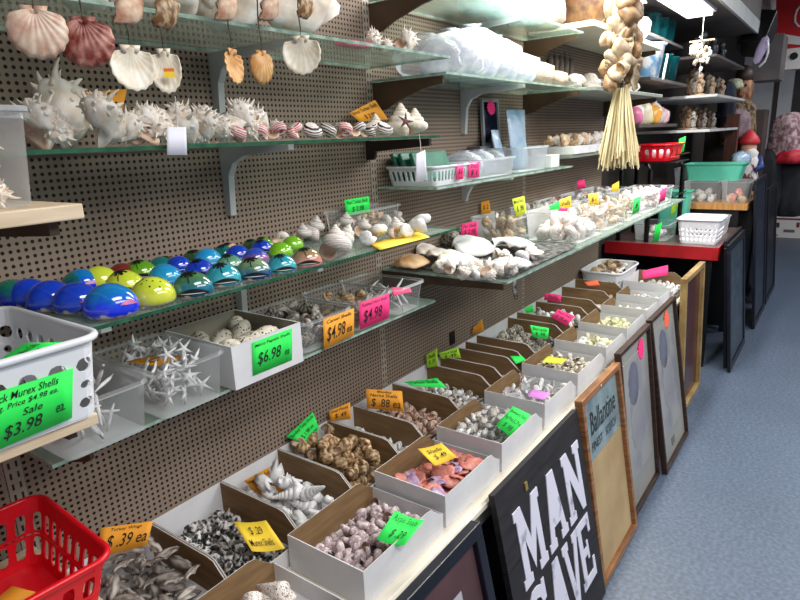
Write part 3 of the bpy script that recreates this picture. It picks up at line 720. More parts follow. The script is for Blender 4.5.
# ------------------------------------------------------------------ low shelf: tubs and carton
ZL = 1.1355
tub('plastic_tub', 'clear plastic tub of white finger starfish on the low shelf, left of the other tubs', 'tub', .478, -.145, ZL, .165, .25, .105, CLEAR, .9, .02, grp=None)
pile(['stick'], 'finger_starfish', 'starfish', 'thin white finger starfish in the tub next to the white sale basket', 'finger starfish in the clear tub', .43, .525, -.225, -.065, ZL - .0, .075, 3, .32, 70)
tub('plastic_tub', 'clear plastic tub of white starfish with an orange card inside', 'tub', .66, -.145, ZL, .155, .245, .105, CLEAR, .9, .02)
pile(['star'], 'starfish', 'starfish', 'small white starfish in the tub with the orange card', 'small white starfish in the clear tub', .605, .715, -.24, -.05, ZL + .01, .055, 4, .5, 71)
card([(125, 362), (150, 356), (185, 357), (160, 366)], (150, 362), 1.225, (-.1, -.3, .95), 'orange', [('Starfish  $ .49', .1, .3, .9, .7)], 'orange card lying on white starfish inside the clear tub')
root = empty('cardboard_carton', (.867, -.135, ZL)); tag(root, 'white cardboard carton of spotted shells with a green $6.98 card', 'box')
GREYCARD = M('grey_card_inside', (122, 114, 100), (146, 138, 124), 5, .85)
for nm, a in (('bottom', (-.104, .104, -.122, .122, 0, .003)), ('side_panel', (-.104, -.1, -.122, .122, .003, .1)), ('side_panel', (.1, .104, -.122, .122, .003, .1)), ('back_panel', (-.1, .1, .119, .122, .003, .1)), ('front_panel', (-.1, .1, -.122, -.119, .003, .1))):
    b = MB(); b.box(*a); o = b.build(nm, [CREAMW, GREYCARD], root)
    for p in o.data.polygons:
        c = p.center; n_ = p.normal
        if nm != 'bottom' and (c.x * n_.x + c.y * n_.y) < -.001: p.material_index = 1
for k, (x, y, r) in enumerate([(.80, -.19, (1.2, .3, 0)), (.835, -.2, (1.5, .9, .3)), (.87, -.19, (1.2, 1.2, 0)), (.91, -.19, (1.5, .2, 1.4)), (.84, -.12, (1.5, 1.3, 2)), (.9, -.12, (1.2, .2, 2)), (.80, -.1, (1.3, 0, 2.8)), (.93, -.07, (1.4, 0, 2.5))]):
    tag(inst('mitre_shell', SH['mitre'], None, (x, y, ZL + .073), r, .092), 'large white mitre shell with brown spots in the $6.98 carton', 'shell', 'spotted mitre shells in the carton')
sign([(252, 343), (292, 328), (292, 360), (253, 376)], WP(252, 343, -.2585), WALLF, 'green', [('Mitra Papalis Shells', .06, .08, .94, .2), ('$6.98', .12, .36, .7, .78), ('ea', .8, .6, .92, .75)], 'green card reading $6.98 on the white carton')
tub('plastic_tub', 'clear round-cornered tub of sea urchins with an orange $4.98 card', 'tub', 1.09, -.13, ZL, .2, .22, .085, CLEAR, .9, .035, lid=None)
pile(['barnacle', 'snail_grey'], 'urchin_shell', 'shell', 'grey round shell in the tub with the orange $4.98 card', 'grey shells in the clear tub', 1.03, 1.155, -.21, -.05, ZL + .004, .05, 3, .75, 72)
sign([(323, 319), (354, 308), (354, 335), (324, 350)], WP(323, 319, -.2445), WALLF, 'orange', [('Camel Shells', .1, .08, .9, .2), ('$4.98', .1, .32, .7, .85), ('ea', .75, .6, .92, .78)], 'orange card reading $4.98 on the tub of grey shells')
tub('plastic_tub', 'clear tub of brown dried pods with a pink $4.98 card', 'tub', 1.29, -.13, ZL, .17, .22, .09, CLEAR, .9, .03)
pile(['whelk', 'wing'], 'brown_shell', 'shell', 'dark brown shell heaped in the tub with the pink $4.98 card', 'brown shells in the clear tub', 1.235, 1.345, -.21, -.05, ZL + .004, .05, 3, .75, 73)
sign([(359, 303), (389, 293), (389, 318), (360, 330)], WP(359, 303, -.2445), WALLF, 'pink', [('Polished Horn Shells', .08, .08, .92, .2), ('$4.98', .12, .34, .75, .85)], 'pink card reading $4.98 on the tub of brown shells')
tub('plastic_tub', 'clear tub of white spines, last on the low shelf', 'tub', 1.455, -.13, ZL, .14, .235, .088, CLEAR, .88, .02)
pile(['stick'], 'urchin_spine', 'shell', 'thin white spine in the last tub on the low shelf', 'white spines in the last tub', 1.41, 1.50, -.21, -.06, ZL + .004, .07, 2, .4, 74)
card([(391, 287), (410, 288), (412, 292), (393, 296)], (402, 292), 1.2, (-.1, -.3, .95), 'pink', [], 'pink card lying in the last tub of white spines')

# ------------------------------------------------------------------ painted shells on the crowded shelf
ZC = 1.3805
def paint_mat(name, top, mid, base):
    m, nt, b = new_mat(name); N, L = nt.nodes, nt.links
    tc = N.new('ShaderNodeTexCoord'); sp = N.new('ShaderNodeSeparateXYZ'); L.new(tc.outputs['Object'], sp.inputs[0])
    nz = N.new('ShaderNodeTexNoise'); nz.inputs['Scale'].default_value = 5; L.new(tc.outputs['Object'], nz.inputs['Vector'])
    ml = N.new('ShaderNodeMath'); ml.operation = 'MULTIPLY_ADD'; ml.inputs[1].default_value = .35; L.new(nz.outputs['Fac'], ml.inputs[0]); L.new(sp.outputs['Z'], ml.inputs[2])
    r = N.new('ShaderNodeValToRGB'); e = r.color_ramp.elements
    e[0].position = .16; e[0].color = srgb((206, 196, 176)); e[1].position = .24; e[1].color = srgb(base)
    a = e.new(.42); a.color = srgb(mid); a = e.new(.62); a.color = srgb(top)
    L.new(ml.outputs[0], r.inputs['Fac']); L.new(r.outputs['Color'], b.inputs['Base Color'])
    b.inputs['Roughness'].default_value = .12; b.inputs['Coat Weight'].default_value = 1; b.inputs['Coat Roughness'].default_value = .04
    MATS[name] = m; return m
def dome_mb():
    mb = MB(); mb.lathe([(.44, 0), (.485, .05), (.5, .12), (.48, .25), (.42, .38), (.32, .49), (.19, .57), (.08, .6), (.0005, .605)], 28, ripple=lambda a, z: .03 * math.cos(a) + .015 * math.cos(2 * a))
    return mb
def domez(x, y):
    prof = [(.5, .12), (.48, .25), (.42, .38), (.32, .49), (.19, .57), (.08, .6), (0, .605)]
    r = math.hypot(x, y)
    for i in range(len(prof) - 1):
        (r0, z0), (r1, z1) = prof[i], prof[i + 1]
        if r1 <= r <= r0: t = (r0 - r) / (r0 - r1); return z0 + (z1 - z0) * t
    return .1
def drape(pts2, w_, mb, off=.014, closed=False):
    """a painted stroke: pairs of points wrapped over the dome"""
    for (x0, y0), (x1, y1) in zip(pts2[:-1], pts2[1:]):
        dx, dy = x1 - x0, y1 - y0; l = math.hypot(dx, dy) or 1; nx, ny = -dy / l * w_, dx / l * w_
        q = [(x0 + nx, y0 + ny), (x1 + nx * .7, y1 + ny * .7), (x1 - nx * .7, y1 - ny * .7), (x0 - nx, y0 - ny)]
        mb.add([(x, y, domez(x, y) + off) for x, y in q], [(0, 1, 2, 3)])
def side_stroke(a0, a1, z0, z1, mb, n=12, hgt=.05):
    def rz(z):
        prof = [(.44, 0), (.485, .05), (.5, .12), (.48, .25), (.42, .38), (.32, .49)]
        for i in range(len(prof) - 1):
            (r0, q0), (r1, q1) = prof[i], prof[i + 1]
            if q0 <= z <= q1: return r0 + (r1 - r0) * (z - q0) / (q1 - q0)
        return .3
    for k in range(n):
        q = []
        for kk, top in ((k, 0), (k + 1, 0), (k + 1, 1), (k, 1)):
            t = kk / n; a = math.radians(a0 + (a1 - a0) * t); z = z0 + (z1 - z0) * t + (hgt * math.sin(PI * t) if top else 0)
            r = (rz(z) + .012) * (1 + .03 * math.cos(a) + .015 * math.cos(2 * a)); q.append((r * math.cos(a), r * math.sin(a), z))
        mb.add(q, [(0, 1, 2, 3)])
palm = MB()
for s in (-1, 1):
    pass
cx, cy = -.05, -.12
for k in range(7):
    a = math.radians(20 + k * 51); pts = [(cx + t * .2 * math.cos(a + .5 * t), cy + t * .17 * math.sin(a + .5 * t)) for t in (0, .33, .66, 1)]
    drape(pts, .042, palm)
drape([(cx, cy), (cx + .02, cy - .1), (cx - .01, cy - .2), (cx + .01, cy - .3)], .014, palm)
side_stroke(222, 325, .1, .1, palm, 14, .15)
PALM = palm.mesh('palm_silhouette', BLACK)
wv = MB(); side_stroke(230, 312, .13, .12, wv, 14, .018)
WAVE = wv.mesh('white_wave', M('white_paint', (236, 236, 232), rough=.25))
fish = MB(); side_stroke(292, 338, .24, .2, fish, 10, .09)
FISH = fish.mesh('coral_stroke', M('pink_paint', (196, 110, 160), rough=.25))
dots = MB()
for k in range(26):
    a = math.radians(k * 47 % 360); r = .2 + .25 * ((k * 7) % 10) / 10
    drape([(r * math.cos(a), r * math.sin(a)), (r * math.cos(a) + .03, r * math.sin(a) + .012)], .018, dots)
DOTS = dots.mesh('painted_spots', M('brown_paint', (70, 50, 20), rough=.25))
PM = {}
def pmat(key):
    T = dict(blue=((20, 60, 190), (20, 70, 200), (10, 40, 170)), vivid=((16, 120, 190), (24, 60, 240), (20, 40, 220)), deep=((20, 110, 90), (14, 40, 150), (10, 24, 120)),
             yellow=((206, 222, 60), (226, 232, 70), (210, 216, 80)), red=((120, 40, 34), (150, 60, 40), (90, 40, 30)), green=((90, 160, 30), (130, 180, 40), (60, 110, 40)),
             teal=((20, 110, 110), (24, 130, 120), (20, 90, 100)), light=((30, 150, 210), (50, 170, 220), (40, 130, 200)), tealdark=((70, 120, 80), (20, 120, 150), (10, 80, 100)),
             cyan=((40, 150, 170), (70, 180, 190), (20, 130, 160)), dark=((50, 90, 50), (30, 60, 40), (20, 50, 50)), orange=((110, 80, 50), (210, 150, 100), (180, 120, 80)),
             tan=((226, 190, 140), (224, 180, 130), (180, 140, 100)), purple=((40, 80, 190), (170, 90, 140), (60, 90, 170)), lime=((120, 190, 30), (140, 210, 50), (90, 160, 40)),
             coral=((150, 130, 90), (220, 150, 130), (226, 140, 130)), mint=((90, 150, 120), (150, 190, 160), (90, 140, 130)), bluegreen=((120, 150, 110), (40, 100, 130), (16, 50, 130)))
    if key not in PM: PM[key] = dome_mb().mesh('painted_dome', paint_mat('paint_' + key, *T[key]), True)
    return PM[key]
domes = [
 (9, 294, 'deep', 0, .082, 'dark blue painted shell half out of the shelf end, next to the white basket'),
 (29, 294, 'blue', 0, .082, 'dark blue painted shell, second in the row above the white basket'),
 (50, 297, 'blue', 'f', .084, 'blue painted shell with a reddish fish, third in the front-left row'),
 (76, 299, 'blue', 'f', .082, 'blue painted shell just left of the vivid blue one'),
 (110, 303, 'vivid', 'f', .09, 'vivid blue painted shell with pink coral at the shelf corner'),
 (152, 292, 'yellow', 'd', .08, 'front yellow painted shell with rows of brown spots'),
 (124, 283, 'yellow', 'p', .076, 'yellow painted shell behind the spotted yellow one'),
 (99, 278, 'yellow', 0, .074, 'plain yellow-green painted shell, leftmost of the yellow ones'),
 (72, 279, 'vivid', 'f', .074, 'bright blue painted shell left of the yellow-green one'),
 (57, 277, 'deep', 0, .07, 'dark blue and green painted shell in the back row'),
 (97, 268, 'red', 0, .066, 'dark red painted shell near the pegboard'),
 (119, 268, 'red', 0, .062, 'brownish red painted shell between the dark red and green ones'),
 (140, 270, 'green', 'p', .07, 'grass green painted shell in the middle row'),
 (132, 260, 'teal', 0, .062, 'teal painted shell against the pegboard at left'),
 (164, 274, 'light', 'w', .068, 'light blue painted shell behind the palm-tree teal one'),
 (192, 285, 'tealdark', 'p', .076, 'teal painted shell with black palm and land strip at the shelf front'),
 (222, 275, 'cyan', 'p', .074, 'cyan painted shell with a wide black palm, front edge'),
 (157, 262, 'dark', 'p', .06, 'small dark green painted shell behind the light blue one'),
 (167, 254, 'dark', 'p', .062, 'dark green painted shell with a palm against the pegboard'),
 (187, 256, 'orange', 'p', .062, 'brown and orange sunset painted shell in the back row'),
 (178, 263, 'blue', 'w', .06, 'blue painted shell before the brown sunset one'),
 (199, 268, 'blue', 'p', .066, 'blue painted shell wedged behind the cyan palm one'),
 (207, 257, 'light', 'w', .068, 'sky blue painted shell in the middle of the shelf'),
 (195, 248, 'teal', 'p', .06, 'teal and green painted shell at the pegboard under the bracket'),
 (219, 249, 'tan', 'p', .064, 'orange-tan painted shell with a black palm'),
 (229, 243, 'dark', 'p', .06, 'olive dark painted shell behind the orange-tan one'),
 (229, 262, 'mint', 'p', .062, 'pale green painted shell behind the blue-green front one'),
 (237, 252, 'blue', 'w', .062, 'deep blue painted shell right of the orange-tan one'),
 (253, 269, 'bluegreen', 'p', .074, 'blue-green painted shell with black land strip at the front edge'),
 (281, 263, 'cyan', 'p', .066, 'pale cyan painted shell with palm beside the coral pink one'),
 (255, 256, 'purple', 'w', .064, 'purple and pink painted shell in the middle row'),
 (280, 249, 'lime', 0, .062, 'lime green painted shell nearest the front of the lime pair'),
 (292, 242, 'lime', 0, .06, 'lime green painted shell touching the white turban shells'),
 (252, 242, 'green', 'p', .06, 'yellow-green painted shell against the pegboard at right'),
 (261, 246, 'blue', 'p', .06, 'dark blue painted shell with a palm before the yellow-green one'),
 (306, 257, 'coral', 'p', .07, 'coral pink painted shell with black palms, rightmost of the painted ones'),
]
for k, (x, y, key, deco, s, lab) in enumerate(domes):
    p = ZP(x, y, ZC + .02)
    if p.y > -.045: p.y = -.045
    r = empty('painted_shell', (p.x, p.y, ZC), (0, 0, -.55 + random.uniform(-.2, .2))); r.scale = (s, s * .86, s)
    tag(r, lab, 'painted shell', 'glossy painted shells on the glass shelf')
    inst('shell_body', pmat(key), r)
    if deco in ('p', 'w') : inst('painted_wave', WAVE, r)
    if deco == 'p': inst('palm_silhouette', PALM, r)
    if deco == 'f': inst('painted_fish', FISH, r)
    if deco == 'd': inst('painted_spots', DOTS, r)

# big pale turban shells right of them
tb = [(276, 240, .05, 'turban'), (291, 234, .06, 'turban'), (311, 230, .075, 'turban'), (330, 224, .07, 'turban'), (335, 246, .088, 'turban'), (348, 222, .06, 'turban'), (362, 229, .06, 'turban'),
      (347, 236, .06, 'turban'), (377, 233, .065, 'snail_white'), (395, 230, .065, 'turban'), (368, 240, .05, 'snail_white'), (421, 226, .085, 'snail_white'), (398, 218, .05, 'turban'), (407, 232, .05, 'snail_white'), (385, 222, .05, 'turban')]
tl = ['small pearly turban shell behind the coral pink painted shell', 'pearly turban shell with pointed spire, leftmost tall one', 'tall pearly turban shell with a pointed spire near the green card', 'pearly turban shell just left under the green card',
      'largest pearly turban shell at the front edge of the shelf', 'pearly turban shell directly below the green card', 'pearly turban shell right of the green card', 'pearly turban shell tucked behind the largest one',
      'white rounded shell left of the brightest one', 'white ribbed shell before the long clear tub', 'small white shell lying at the shelf front', 'biggest bright white shell at the right end of the shelf', 'small turban shell in front of the long clear tub', 'small white shell beside the big bright one', 'turban shell against the long clear tub']
for (x, y, s, k), lab in zip(tb, tl):
    p = ZP(x, y, ZC + s * .35); p.y = min(p.y, -.05)
    tag(inst('turban_shell', SH[k], None, (p.x, p.y, ZC + s * .43), (random.uniform(-.35, .35), random.uniform(-.3, .3), random.uniform(0, 6)) if s > .058 else (random.uniform(.6, 1.4), 0, random.uniform(0, 6)), s), lab, 'shell', 'pale turban shells beside the painted shells')
sign([(344, 200), (369, 196), (370, 212), (347, 216)], WP(357, 206, -.06), (-.2, -1, .1), 'green', [('Pearl Turban Shells', .08, .1, .92, .32), ('$ 7.98', .25, .5, .75, .85)], 'green card standing behind the pearly turban shells')
tub('plastic_tub', 'long clear tub of brown bits against the pegboard, behind the bright white shell', 'tub', 1.46, -.07, ZC, .26, .1, .07, CLEAR, .92, .015)
pile(['whelk', 'wing'], 'brown_shell', 'shell', 'brown shell bit in the long clear tub by the pegboard', 'brown bits in the long tub', 1.36, 1.56, -.105, -.035, ZC + .003, .04, 2, .8, 75)

sign([(368, 243), (418, 232), (430, 237), (380, 250)], ZP(400, 242, ZC + .003), (0, 0, 1), 'yellow', [], 'painted amber reflection lying under the white shells at the shelf end')  # yellow sheet painted in for an amber reflection on the glass shelf
# ------------------------------------------------------------------ shelf of spiny murex, striped turbans and cones
ZM = 1.6595
mx = [(66, 122, .15, 'huge cream murex shell with tall spines at the shelf end', (-.3, .7, .3)), (38, 122, .09, 'shaded grey-white murex shell behind the huge one', (0, .4, 2)), (100, 122, .105, 'cream murex shell with one tall blunt spine, under the orange card', (.2, .3, 1.2)),
      (124, 127, .075, 'knobbly white murex shell right below the orange card', (1, 0, 2)), (147, 124, .085, 'white murex shell under the hanging cream scallop', (.5, .4, 3)), (165, 117, .08, 'bluish white murex shell behind the blank white tag', (1, .5, 4)),
      (183, 121, .09, 'tan-mouthed murex shell right of the blank white tag', (.4, .2, 5)), (204, 120, .085, 'white murex shell with three thin spikes', (.3, 0, .6)), (218, 123, .07, 'orange-mouthed murex shell before the bracket', (1.4, .2, 1)),
      (239, 118, .1, 'very spiky white murex shell above the shelf bracket', (.2, .3, 2.2)), (258, 118, .085, 'spiky white murex shell right of the very spiky one', (.6, 0, 3.4)), (275, 128, .06, 'small pinkish murex shell last of the spiny row', (1, 1, 2))]
for (x, y, s, lab, r) in mx:
    p = ZP(x, y + 6, ZM + s * .3); yy = max(min(p.y, -s * .42 - .012), -.2); p = WP(x, y, yy)
    tag(inst('murex_shell', SH['murex'], None, (p.x, p.y, ZM + s * .42), r, s), lab, 'shell', 'spiny murex shells on the glass shelf')
for k, (x, y, s, lab) in enumerate([(52, 112, .07, 'pale murex shell peeking out behind the huge spined one'), (110, 124, .07, 'small white murex shell filling the gap under the orange card'), (134, 127, .065, 'low white murex shell left of the hanging cream scallop tip'), (155, 126, .07, 'white murex shell just left of the blank white tag'), (193, 124, .075, 'white murex shell between the tan-mouthed one and the three-spiked one'), (228, 124, .08, 'white murex shell crowding the very spiky one'), (248, 124, .075, 'white murex shell in front of the very spiky one')]):
    p = WP(x, y, -.19)
    tag(inst('murex_shell', SH['murex'], None, (p.x, p.y - .01, ZM + s * .42), (1.3, k * .9, k * 2.1), s), lab, 'shell', 'spiny murex shells on the glass shelf')
st = [(282, 128, 'turban_red', 'pinkish red striped turban shell next to the spiny murex'), (294, 130, 'turban_red', 'red striped turban shell, second of the small row'), (306, 127, 'turban_red', 'bright pink and white turban shell in the small row'), (320, 129, 'turban_red', 'white turban shell with pink foot in the small row'),
      (333, 128, 'turban_black', 'white and black striped turban shell in the small row'), (345, 129, 'turban_black', 'black-footed turban shell under the orange card'), (357, 130, 'turban_red', 'brownish red turban shell under the orange card'), (368, 129, 'turban_black', 'zebra striped turban shell right of the brownish red one'),
      (380, 130, 'turban_black', 'black and white wavy striped turban shell before the tall cone'), (392, 131, 'turban_black', 'dark striped turban shell at the foot of the tall cone')]
for k, (x, y, kk, lab) in enumerate(st):
    p = ZP(x, y + 3, ZM + .01); s = .052
    for j, yy in enumerate((-.215, -.15)):
        l2 = lab if j == 0 else lab.replace(' turban shell', ' turban shell, rear copy') if False else lab
        if j == 0: tag(inst('striped_turban', SH[kk], None, (.875 + k * .058, yy, ZM + .02), (.4, .3, k * 1.3), s), l2, 'shell', 'small striped turban shells on the glass shelf')
        elif k % 2: tag(inst('striped_turban', SH[kk], None, (.88 + k * .058, yy, ZM + .021), (.2, .5, k), s), 'striped turban shell in the rear line behind ' + ['the red ones', 'the pink-footed one', 'the black-footed one', 'the zebra striped one', 'the dark one by the cone'][k // 2], 'shell', 'small striped turban shells on the glass shelf')
for (x, y, s, lab) in [(342, 116, .05, 'small grey cone-shaped top shell left of the orange card'), (373, 113, .075, 'speckled cone-shaped top shell in front of the orange card'), (400, 106, .105, 'tall cream cone-shaped top shell, largest of the cones'), (423, 113, .09, 'white cone-shaped top shell at the very end of the shelf')]:
    p = ZP(x, y, ZM + s * .45)
    p.y = max(min(p.y, -.06), -.2); p.x = XP(x, y, p.x).x
    q = WP(x, y, -.2 if x > 395 else -.14 if x > 350 else -.1); q.x = min(q.x, 1.6 - s * .4)
    tag(inst('top_shell', SH['trochus'], None, (q.x, q.y, ZM + s * .46), (0, 0, x), s), lab, 'shell', 'cone-shaped top shells')
b = starfish_mb(5); b.v = [(x, y, z * .6) for x, y, z in b.v]
o = b.build('starfish', M('maroon_star', (84, 34, 26), (110, 52, 40), 8, .6), None, loc=tuple(WP(407, 121, -.262)), rot=(1.2, 0, -.3)); o.scale = (.06, .06, .06)
tag(o, 'small maroon starfish propped before the tall cream cone shell', 'starfish')
sign([(77, 93), (127, 89), (121, 116), (80, 116)], WP(100, 110, -.05), (-.1, -1, .1), 'orange', [('Spiny Murex', .4, .06, .8, .24), ('$ 4.98', .3, .45, .85, .95)], 'orange card reading Murex behind the spiny cream shells')
sign([(349, 113), (375, 100), (388, 119), (360, 122)], WP(366, 118, -.06), (-.2, -1, .2), 'orange', [('Silver Turban Shells', .05, .08, .95, .3), ('$ 3.98', .3, .5, .7, .85)], 'tilted orange card behind the striped turban shells')
sign([(167, 127), (186, 127), (187, 155), (167, 155)], WP(177, 140, -.285), (0, -1, 0), 'white', [], 'blank white tag hanging over the shelf edge below murex', name='hang_tag', cat='tag')
sign([(416, 154), (425, 150), (427, 180), (416, 182)], WP(421, 165, -.285), (-.3, -1, 0), 'white', [], 'narrow white tag hanging below the cone shells', name='hang_tag', cat='tag')
for (x, y0, y1, lab) in [(177, 128, 93, 0), (421, 152, 134, 0)]:
    pass
for t_, (x, ya, yb) in zip([o for o in COL.objects if o.name.startswith('hang_tag')], [(177, 128, 96), (421, 152, 134)]):
    a_ = WP(x, ya, -.285) - t_.location; c_ = WP(x - 2, yb, -.265) - t_.location
    b = MB(); b.tube([a_, a_.lerp(c_, .5) + Vector((.002, 0, 0)), c_], .0009, 5); b.build('string', M('string', (206, 202, 196), rough=.8), t_)

# ------------------------------------------------------------------ top shelf
ZT = 1.8805
conch = raup(3.8, 2.2, .44, .7, 90, 18, 1.0, knobs=7, kh=.35, kw=3, siphon=.25, lip=1.4)
CONCH = conch.mesh('conch', [S_CREAM, M('conch_pink', (236, 150, 130), (250, 206, 186), 2, .25)], True)
for (x, s, lab, r) in [(1.10, .2, 'big pink conch shell with flared lip on the top shelf', (1.2, .2, -.6)), (.93, .17, 'tan conch shell lying left of the big pink conch', (1.5, 0, 5)), (.76, .15, 'dark-banded conch shell on the top shelf, left end', (1.2, .4, 1)), (.58, .12, 'pale conch shell at the left end of the top shelf', (1.4, 0, 2))]:
    tag(inst('conch_shell', CONCH, None, (x, -.2, ZT + s * .36), r, s), lab, 'shell', 'conch shells on the top shelf')
for (x, y, s, lab) in [(371, 35, .065, 'white spiny shell near the top shelf end'), (404, 38, .085, 'white knobbed shell at the right end of the top shelf'), (385, 42, .045, 'small white forked shell between the two white ones')]:
    p = WP(x, y, -.22)
    tag(inst('murex_shell', SH['murex'], None, (p.x, p.y, ZT + s * .4), (.8, 0, x), s), lab, 'shell', 'white shells at the top shelf end')
b = MB(); b.box(-.045, .045, -.02, .02, 0, .012)
tag(b.build('pink_packet', NEON['pink'], None, loc=(1.25, -.24, ZT)), 'small hot pink packet lying on the top glass shelf', 'packet')

# ------------------------------------------------------------------ shell strings hanging from the canopy
CORD = M('cord_dark', (36, 28, 24), (90, 80, 70), 60, .8)
SC_WHITE = me(fan(11, .17, 9, 45, True, 1.08, ribh=.007), 'scallop_cream', [M('scallop_cream', (222, 206, 178), (246, 240, 226), 4, .4)])
SC_RED = me(fan(11, .2, 9, 45, True, 1.06, ribh=.02), 'scallop_red', [M('scallop_red', (128, 52, 44), (206, 150, 136), 5, .4, lo=.4, hi=.7)])
SC_PINK = me(fan(11, .2, 9, 45, True, 1.06, ribh=.02), 'scallop_pink', [M('scallop_pinkish', (198, 150, 128), (236, 214, 192), 4, .4)])
SC_OR = me(fan(11, .2, 9, 45, True, 1.0, ribh=.02), 'scallop_orange', [M('scallop_orange', (204, 140, 74), (232, 188, 130), 4, .4)])
for m_ in (SC_WHITE, SC_RED, SC_PINK, SC_OR):
    bm = bmesh.new(); bm.from_mesh(m_); bmesh.ops.solidify(bm, geom=bm.faces[:], thickness=.02); bm.to_mesh(m_); bm.free()
    m_.polygons.foreach_set('use_smooth', [True] * len(m_.polygons))
hs = [(38, 33, SC_PINK, .084, 0, .92, 'string with a pinkish ribbed scallop, leftmost of the hanging shells', None),
      (86, 43, SC_RED, .086, -.1, .92, 'string with a dark red ribbed scallop', None),
      (133, 69, SC_WHITE, .082, PI + .3, .85, 'string with a hollow cream scallop next to the sticker one', (130, 10, 'brown')),
      (166, 72, SC_WHITE, .084, PI, .6, 'string with a narrow cream shell carrying an orange-yellow sticker', (173, 13, 'grey')),
      (233, 67, SC_OR, .078, 1.1 + PI, .9, 'string with a pale orange shell seen nearly edge-on', (225, 8, 'brown')),
      (263, 68, SC_OR, .08, .5, .62, 'string with an orange-brown shell, right of the edge-on one', (276, 10, 'brown')),
      (302, 56, SC_WHITE, .09, PI - .1, .88, 'string with a round cream scallop, rightmost of the hanging shells', (312, 6, 'grey'))]
for (x, y, m_, s, rz, wx, lab, up) in hs:
    p = WP(x, y, -.36)
    rz = rz - math.atan2(p.x, .92)
    root = empty('hanging_shell', p); tag(root, lab, 'hanging shell', 'shells hanging on cords')
    o = inst('scallop', m_, root, (0, 0, 0), (.06, .0, rz), (s * wx, s, s))
    if y == 72: 
        b = MB(); b.box(-.008, .008, -.001, 0, -.006, .003); st_ = b.build('sticker', NEON['yellow'], root, loc=(-.004, -.014, -.004), rot=(0, 0, rz - PI))
        b = MB(); b.box(-.008, .008, -.0011, 0, .003, .008); b.build('sticker_band', M('sticker_orange', (226, 120, 30)), st_)
    b = MB(); n = 26; top = 2.38 - p.z
    b.tube([(.0012 * math.sin(k * 2.2), .0012 * math.cos(k * 2.2), s * .36 + (top - s * .36) * k / n) for k in range(n + 1)], .0014, 5)
    b.build('cord', CORD, root)
    if up:
        q = WP(up[0], up[1], -.36) - p
        o = inst('upper_shell', SH['tan_whelk'] if up[2] == 'brown' else SH['whelk'], root, (q.x * .6, 0, q.z), (.3, 1.2, .5), (.07, .045, .075))
b = MB(); b.box(.1, 1.74, -.385, -.335, 2.38, 2.42)
tag(b.build('cord_rail', M('canopy_grey', (92, 88, 86), (110, 106, 102), 3, .6)), 'grey rail over the nearest shelves, holding the shell cords', 'rail')

# ------------------------------------------------------------------ nearest bay: baskets and tub
basket('sale_basket', 'white round-holed basket of black murex shells with a green $3.98 card', 'basket', .222, -.258, 1.2685, .385, .315, .122, WHITE, 34, [(0, .07, 0), (.07, .3, .62), (.3, .55, .42), (.55, .82, .66), (.82, 1, 0)], .93, .028, t=.003, rim=.006)
pile(['murex_small'], 'murex_shell', 'shell', 'black murex shell inside the white $3.98 sale basket', 'black murex shells in the sale basket', .03, .34, -.38, -.15, 1.275, .07, 2, .8, 80)
FS = (-.0, -1, .11)
sign([(-30, 401), (73, 368), (72, 418), (-30, 462)], PL(40, 400, (.2, -.4172, 1.33), (0, -1, -.07)), (0, -1, -.07), 'green', [('Black Murex Shells', .14, .06, .84, .2), ('Reg. Price $4.98 ea.', .16, .25, .84, .38), ('Sale', .48, .43, .68, .56), ('$3.98', .3, .64, .68, .9), ('ea.', .82, .62, .92, .76)], 'green card reading Sale $3.98 on the white basket front')
card([(-10, 366), (25, 343), (73, 342), (30, 362)], (30, 352), 1.39, (-.2, -.45, .87), 'green', [('Black Murex Shells', .3, .2, .9, .4), ('Sale 3.98', .3, .5, .7, .8)], 'green card lying on top inside the white sale basket')
basket('red_basket', 'bright red slotted basket at the lower left, with an orange card inside', 'basket', .2, -.20, .8755, .41, .30, .125, M('red_plastic', (222, 16, 34), rough=.28), 40, [(0, .1, 0), (.1, .46, .6), (.48, .84, .6), (.84, 1, 0)], .86, .03, rot=-.05, shape='slot', t=.003, rim=.006)
card([(-5, 600), (12, 586), (36, 592), (20, 606)], (15, 595), .90, (-.2, -.4, .9), 'orange', [], 'orange card lying on the bottom of the red basket')
tub('plastic_tub', 'clear lidded tub of pink murex shells on the pale wood shelf end', 'tub', .255, -.355, 1.5875, .21, .2, .115, CLEAR, .92, .02, lid=FROST)
pile(['murex'], 'murex_shell', 'shell', 'pinkish cream murex shell inside the tub on the pale wood shelf', 'murex shells in the pale-shelf tub', .17, .338, -.435, -.275, 1.591, .055, 4, .75, 81)

# ------------------------------------------------------------------ second bay shelves
Z3 = 1.5005
basket('plastic_basket', 'white slotted basket on the middle shelf with green packets inside', 'basket', 1.78, -.125, Z3, .27, .2, .06, WHITE, 44, [(0, .15, 0), (.15, .85, .6), (.85, 1, 0)], .92, .02, shape='slot', t=.002, rim=.004)
GREENP = M('green_packet', (40, 96, 84), (70, 150, 120), 8, .35)
for k, (y, rz) in enumerate([(-.06, .05), (-.1, -.05), (-.14, .02)]):
    b = MB(); b.box(-.11, .11, -.008, .008, 0, .1)
    o = b.build('packet', GREENP, None, loc=(1.78, y, Z3 + .012), rot=(-.35, 0, rz), bevel=.004)
    tag(o, ['dark green packet at the back of the white slotted basket', 'green packet in the middle of the white slotted basket', 'green and clear packet at the front of the white slotted basket'][k], 'packet', 'green packets in the white basket')
tub('plastic_tub', 'frosted tub of clear and blue-white bags with two pink cards', 'tub', 2.08, -.125, Z3, .3, .2, .07, FROST, .92, .02)
BAG = M('plastic_bag_white', (206, 214, 230), (244, 246, 250), 6, .2, bump=.6)
BAGB = M('plastic_bag_blue', (130, 168, 200), (206, 222, 238), 6, .2, bump=.6)
